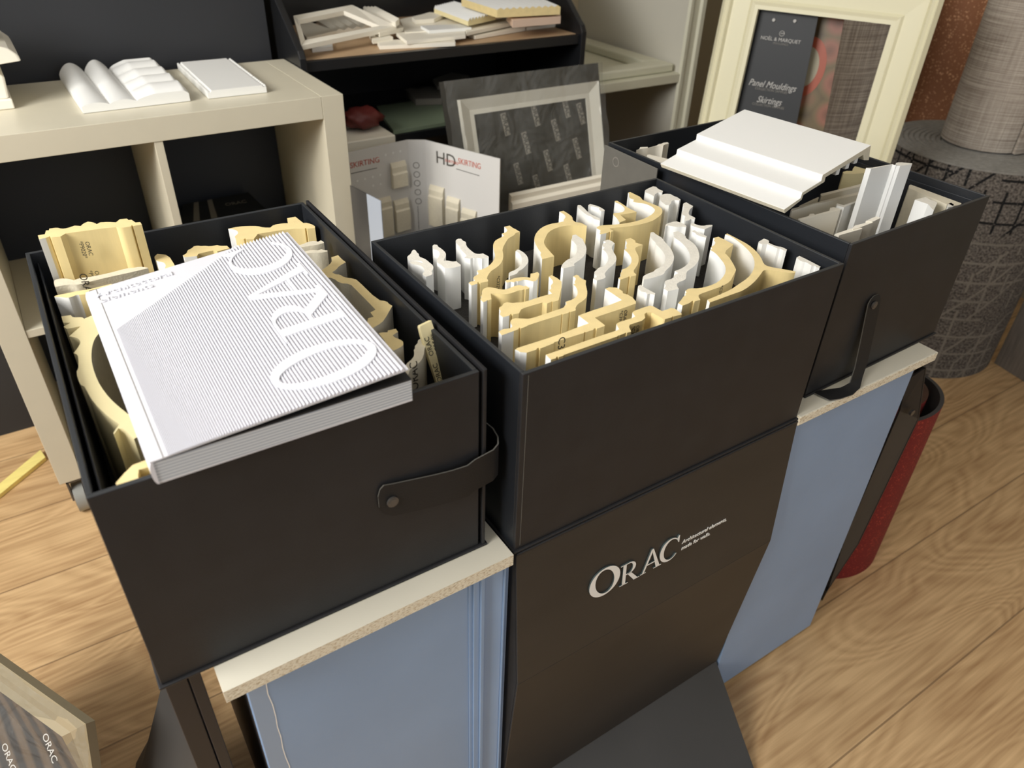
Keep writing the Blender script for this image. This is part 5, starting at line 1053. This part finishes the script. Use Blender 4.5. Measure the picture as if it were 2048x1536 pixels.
# black printed card inside the opening, left part
def fq(pts, off): return [AP(x, y, Pc - NF * off, NF) for x, y in pts]
card = empty('printed_card', iTL - UPF * .3, 'black printed sample card standing behind the cream frame opening', 'card')
cq = fq([(1519, 15), (1636, 30), (1590, 262), (1450, 262)], .012)
cq[0] += UPF * .02 + Hd * .01; cq[3] += Hd * .02; cq[1] += UPF * .02
b = MB(); b.prism([p - NF * .002 for p in cq], cq, None, 0); cb_ = b.build('sheet', M['card'], card)
def card_text(s, px, py, size, m, sh=0, xs=1):
    c = AP(px, py, Pc - NF * .012, NF) + NF * .0006
    text_mesh('lettering', s, size, frame_mt(c, -Hd, UPF), m, card, extrude=.0002, shear=sh, xs=xs)
card_text('NOËL & MARQUET', 1561, 80, .0125, M['dots']); card_text('MOULDINGS', 1561, 88, .007, M['greyprint']); card_text('NM', 1565, 67, .0062, M['dots'])
card_text('Panel Mouldings', 1544, 171, .024, M['dots'], .35, .82); card_text('COLLECTION SAMPLES', 1542, 181, .0085, M['greyprint'])
card_text('Skirtings', 1538, 202, .024, M['dots'], .35, .82); card_text('COLLECTION SAMPLES', 1536, 212, .0085, M['greyprint'])
b = MB(); c = AP(1564, 67, Pc - NF * .012, NF) + NF * .0006
for i in range(20):
    a0, a1 = math.tau * i / 20, math.tau * (i + 1) / 20; f = lambda a, r: c - Hd * (r * math.cos(a)) + UPF * (r * math.sin(a)); b.face([f(a0, .0068), f(a1, .0068), f(a1, .0058), f(a0, .0058)])
b.build('emblem_ring', M['dots'], card)
for (px, py) in ((1548, 40), (1590, 42)):
    c = AP(px, py, Pc - NF * .012, NF); b = MB(); b.tube([c, c + NF * .004], .004, 12); b.build('rivet', M['dots'], card)
# food picture beside it
t = empty('poster', iTL - UPF * .35, 'food photograph poster seen behind the black card', 'poster')
cq = fq([(1632, 20), (1690, 30), (1640, 300), (1570, 300)], .05); b = MB(); b.prism([p - NF * .002 for p in cq], cq, None, 0); b.build('sheet', M['food'], t)
b = MB(); c = AP(1612, 134, Pc - NF * .05, NF) + NF * .0006
b.face([c - Hd * (.05 * math.cos(a)) + UPF * (.075 * math.sin(a)) for a in [math.tau * i / 28 for i in range(28)]]); b.build('plate_rim', mat('terracotta_glaze', (166, 82, 56), .4), t)
b = MB(); b.face([c + NF * .0004 - Hd * (.032 * math.cos(a)) + UPF * (.05 * math.sin(a)) for a in [math.tau * i / 28 for i in range(28)]]); b.build('plate_centre', mat('plate_beige', (166, 158, 134), .5), t)
# second white frame edge peeking left of the cream frame
b = MB(); e0 = [AP(x, y, Pc - NF * .09, NF) for x, y in ((1462, 95), (1468, 95), (1425, 245), (1404, 245))]
e0[2] = e0[2] - UPF * (e0[2].z / UPF.z - .02); e0[3] = e0[3] - UPF * (e0[3].z / UPF.z - .02); b.prism([p - NF * .012 for p in e0], e0, None, 0); tag(b.build('moulding_length', M['greycab']), 'thin grey-white moulding length leaning left of the cream frame', 'moulding')

# ================================================================ CARPET ROLLS
def roll(name, cx, cy, r, z0, z1, side, end, label, cat='carpet roll', spiral=8, seam=None, n=72):
    t = empty(name, (cx, cy, z0), label, cat)
    b = MB(); ring = [(cx + r * math.cos(math.tau * k / n), cy + r * math.sin(math.tau * k / n)) for k in range(n)]
    for k in range(n):
        j = (k + 1) % n; b.face([(*ring[k], z0), (*ring[j], z0), (*ring[j], z1 - .004), (*ring[k], z1 - .004)], 0)
    uvf = lambda v: (((math.atan2(v.y - cy, v.x - cx) + math.pi * .25) % math.tau) / math.tau * math.tau * r, v.z - z0)
    b.build('side', side, t, smooth=True, uvf=uvf)
    b = MB(); NS = spiral * 40; th = r / spiral
    for k in range(NS):
        r0_, r1_ = r * k / NS, r * (k + 1) / NS; a0, a1 = math.tau * k / 40, math.tau * (k + 1) / 40
        def P_(a, rr__, dz): rr__ = min(rr__, r); return (cx + rr__ * math.cos(a), cy + rr__ * math.sin(a), z1 + dz)
        for (f0, h0), (f1, h1) in zip(((0, -.004), (.25, 0), (.8, 0)), ((.25, 0), (.8, 0), (1, -.004))):
            b.face([P_(a0, r0_ + th * f0, h0), P_(a0, r0_ + th * f1, h1), P_(a1, r1_ + th * f1, h1), P_(a1, r1_ + th * f0, h0)])
    b.build('rolled_end', end, t, smooth=True)
    return t
roll('carpet_roll', 2.09, .631, .26, 0, .672, M['cracked'], M['rollend'], 'big dark grey carpet roll with broken line pattern standing at right', spiral=17)
# woven vinyl roll standing on it
cL = A(1893, 272, 'z', .676); 
t = roll('vinyl_roll', 2.11, .645, .115, .677, 1.62, M['weavelight'], M['weavelight'], 'light grey knitted vinyl roll standing on the big carpet roll', spiral=6)
pts = [Vector((2.11 + (.108) * math.cos(math.radians(a)), .56 + .108 * math.sin(math.radians(a)), 0)) for a in range(-125, -28, 6)]
b = MB(); pts2 = [Vector((2.11 + .128 * math.cos(math.radians(a)), .645 + .128 * math.sin(math.radians(a)), 0)) for a in range(-110, 60, 6)]
n_ = len(pts2)
for i in range(n_ - 1):
    a_, c_ = pts2[i], pts2[i + 1]; b.face([(a_.x, a_.y, .677), (c_.x, c_.y, .677), (c_.x, c_.y, 1.62), (a_.x, a_.y, 1.62)])
    s_ = lambda p: Vector((2.11 + (p.x - 2.11) * .93, .645 + (p.y - .645) * .93, 0)); a2, c2 = s_(a_), s_(c_)
    b.face([(a_.x, a_.y, .677), (a_.x, a_.y, 1.62), (a2.x, a2.y, 1.62), (a2.x, a2.y, .677)]) if i == 0 else None
b.build('loose_wrap', M['weavelight'], t, uvf=lambda v: (math.atan2(v.y - .645, v.x - 2.11) * .12, v.z))
# woven grey roll behind the cream frame
wL = A(1640, 220, 'y', .95)
roll('vinyl_roll', 1.90, 1.10, .175, 0, 1.12, M['weave'], M['weave'], 'grey woven vinyl roll seen through the cream frame', spiral=6)
# copper carpet
roll('carpet_roll', 2.42, .99, .105, .50, 1.7, M['copper'], M['copper'], 'copper brown pile carpet roll behind the knitted vinyl roll', spiral=5)
roll('carpet_roll', 2.42, .99, .16, 0, .495, mat('dark_roll_side', (40, 36, 34), .9), M['rollend'], 'dark low carpet roll under the copper one', spiral=8)
# grey woodgrain board at far right
a0, a1 = Vector((2.190, .385, 0)), Vector((2.150, .20, 0)); d_ = (a1 - a0).normalized()
a0 = a0 - d_ * -.008
b = MB(); o_ = Vector((.02, -.004, 0)); a2 = a0 + d_ * .55
q = [a0, a2, a2 + o_, a0 + o_]; b.prism(q, [p + Vector((0, 0, .8)) for p in q], None, 0); tag(b.build('wood_board', M['greywood'], bevel=.001), 'grey woodgrain board standing at the far right beside the big carpet roll', 'board')
# ================================================================ FILM-WRAPPED PANEL NEAR THE CAMERA (lower left)
q = [A(-150, 1200, 'z', .33), A(190, 1441, 'z', .30), A(225, 1690, 'z', .02), A(-300, 1700, 'z', .02)]
fr3, n3, ex3, ey3 = plane_frame('wrapped_frame', q[0], q[1], q[2], q[3], .044, mat('beige_rail', (158, 146, 120), .4), 'film-wrapped framed panel leaning at the lower left corner', steps=(0, .4, .7), hs=(.016, .012, .006))
ins = .040; e_ = [q[0] + ex3 * ins + ey3 * ins, q[1] - ex3 * ins + ey3 * ins, q[2] - ex3 * ins - ey3 * ins, q[3] + ex3 * ins - ey3 * ins]; e_ = [p + n3 * .002 for p in e_]
b = MB(); b.prism([p - n3 * .002 for p in e_], e_, None, 0)
io = b.build('insert_sheet', stripes('brown_dark_band_print', (58, 56, 58), (112, 96, 82), 14, 'x', .4), fr3)
for (x, y) in ((100, 1496), (18, 1515)):
    c = AP(x, y, e_[0], n3) + n3 * .0006; dd = (AP(x + 20, y + 55, e_[0], n3) - c).normalized(); text_mesh('logo_text', 'ORAC', .016, frame_mt(c, dd, n3.cross(dd)), M['dots'], io, extrude=.0002)
b = MB(); nx = 20
def fp3(u, v): return (q[0].lerp(q[1], u)).lerp(q[3].lerp(q[2], u), v) + n3 * (.020 + .003 * math.sin(u * 19 + v * 5) + .002 * math.sin(v * 27)) + ex3 * .004 * (2 * u - 1)
g = [[fp3(i / nx, k / nx) for i in range(nx + 1)] for k in range(nx + 1)]
for k in range(nx):
    for i in range(nx): b.face([g[k][i], g[k][i + 1], g[k + 1][i + 1], g[k + 1][i]])
b.build('plastic_film', M['film'], fr3, smooth=True)
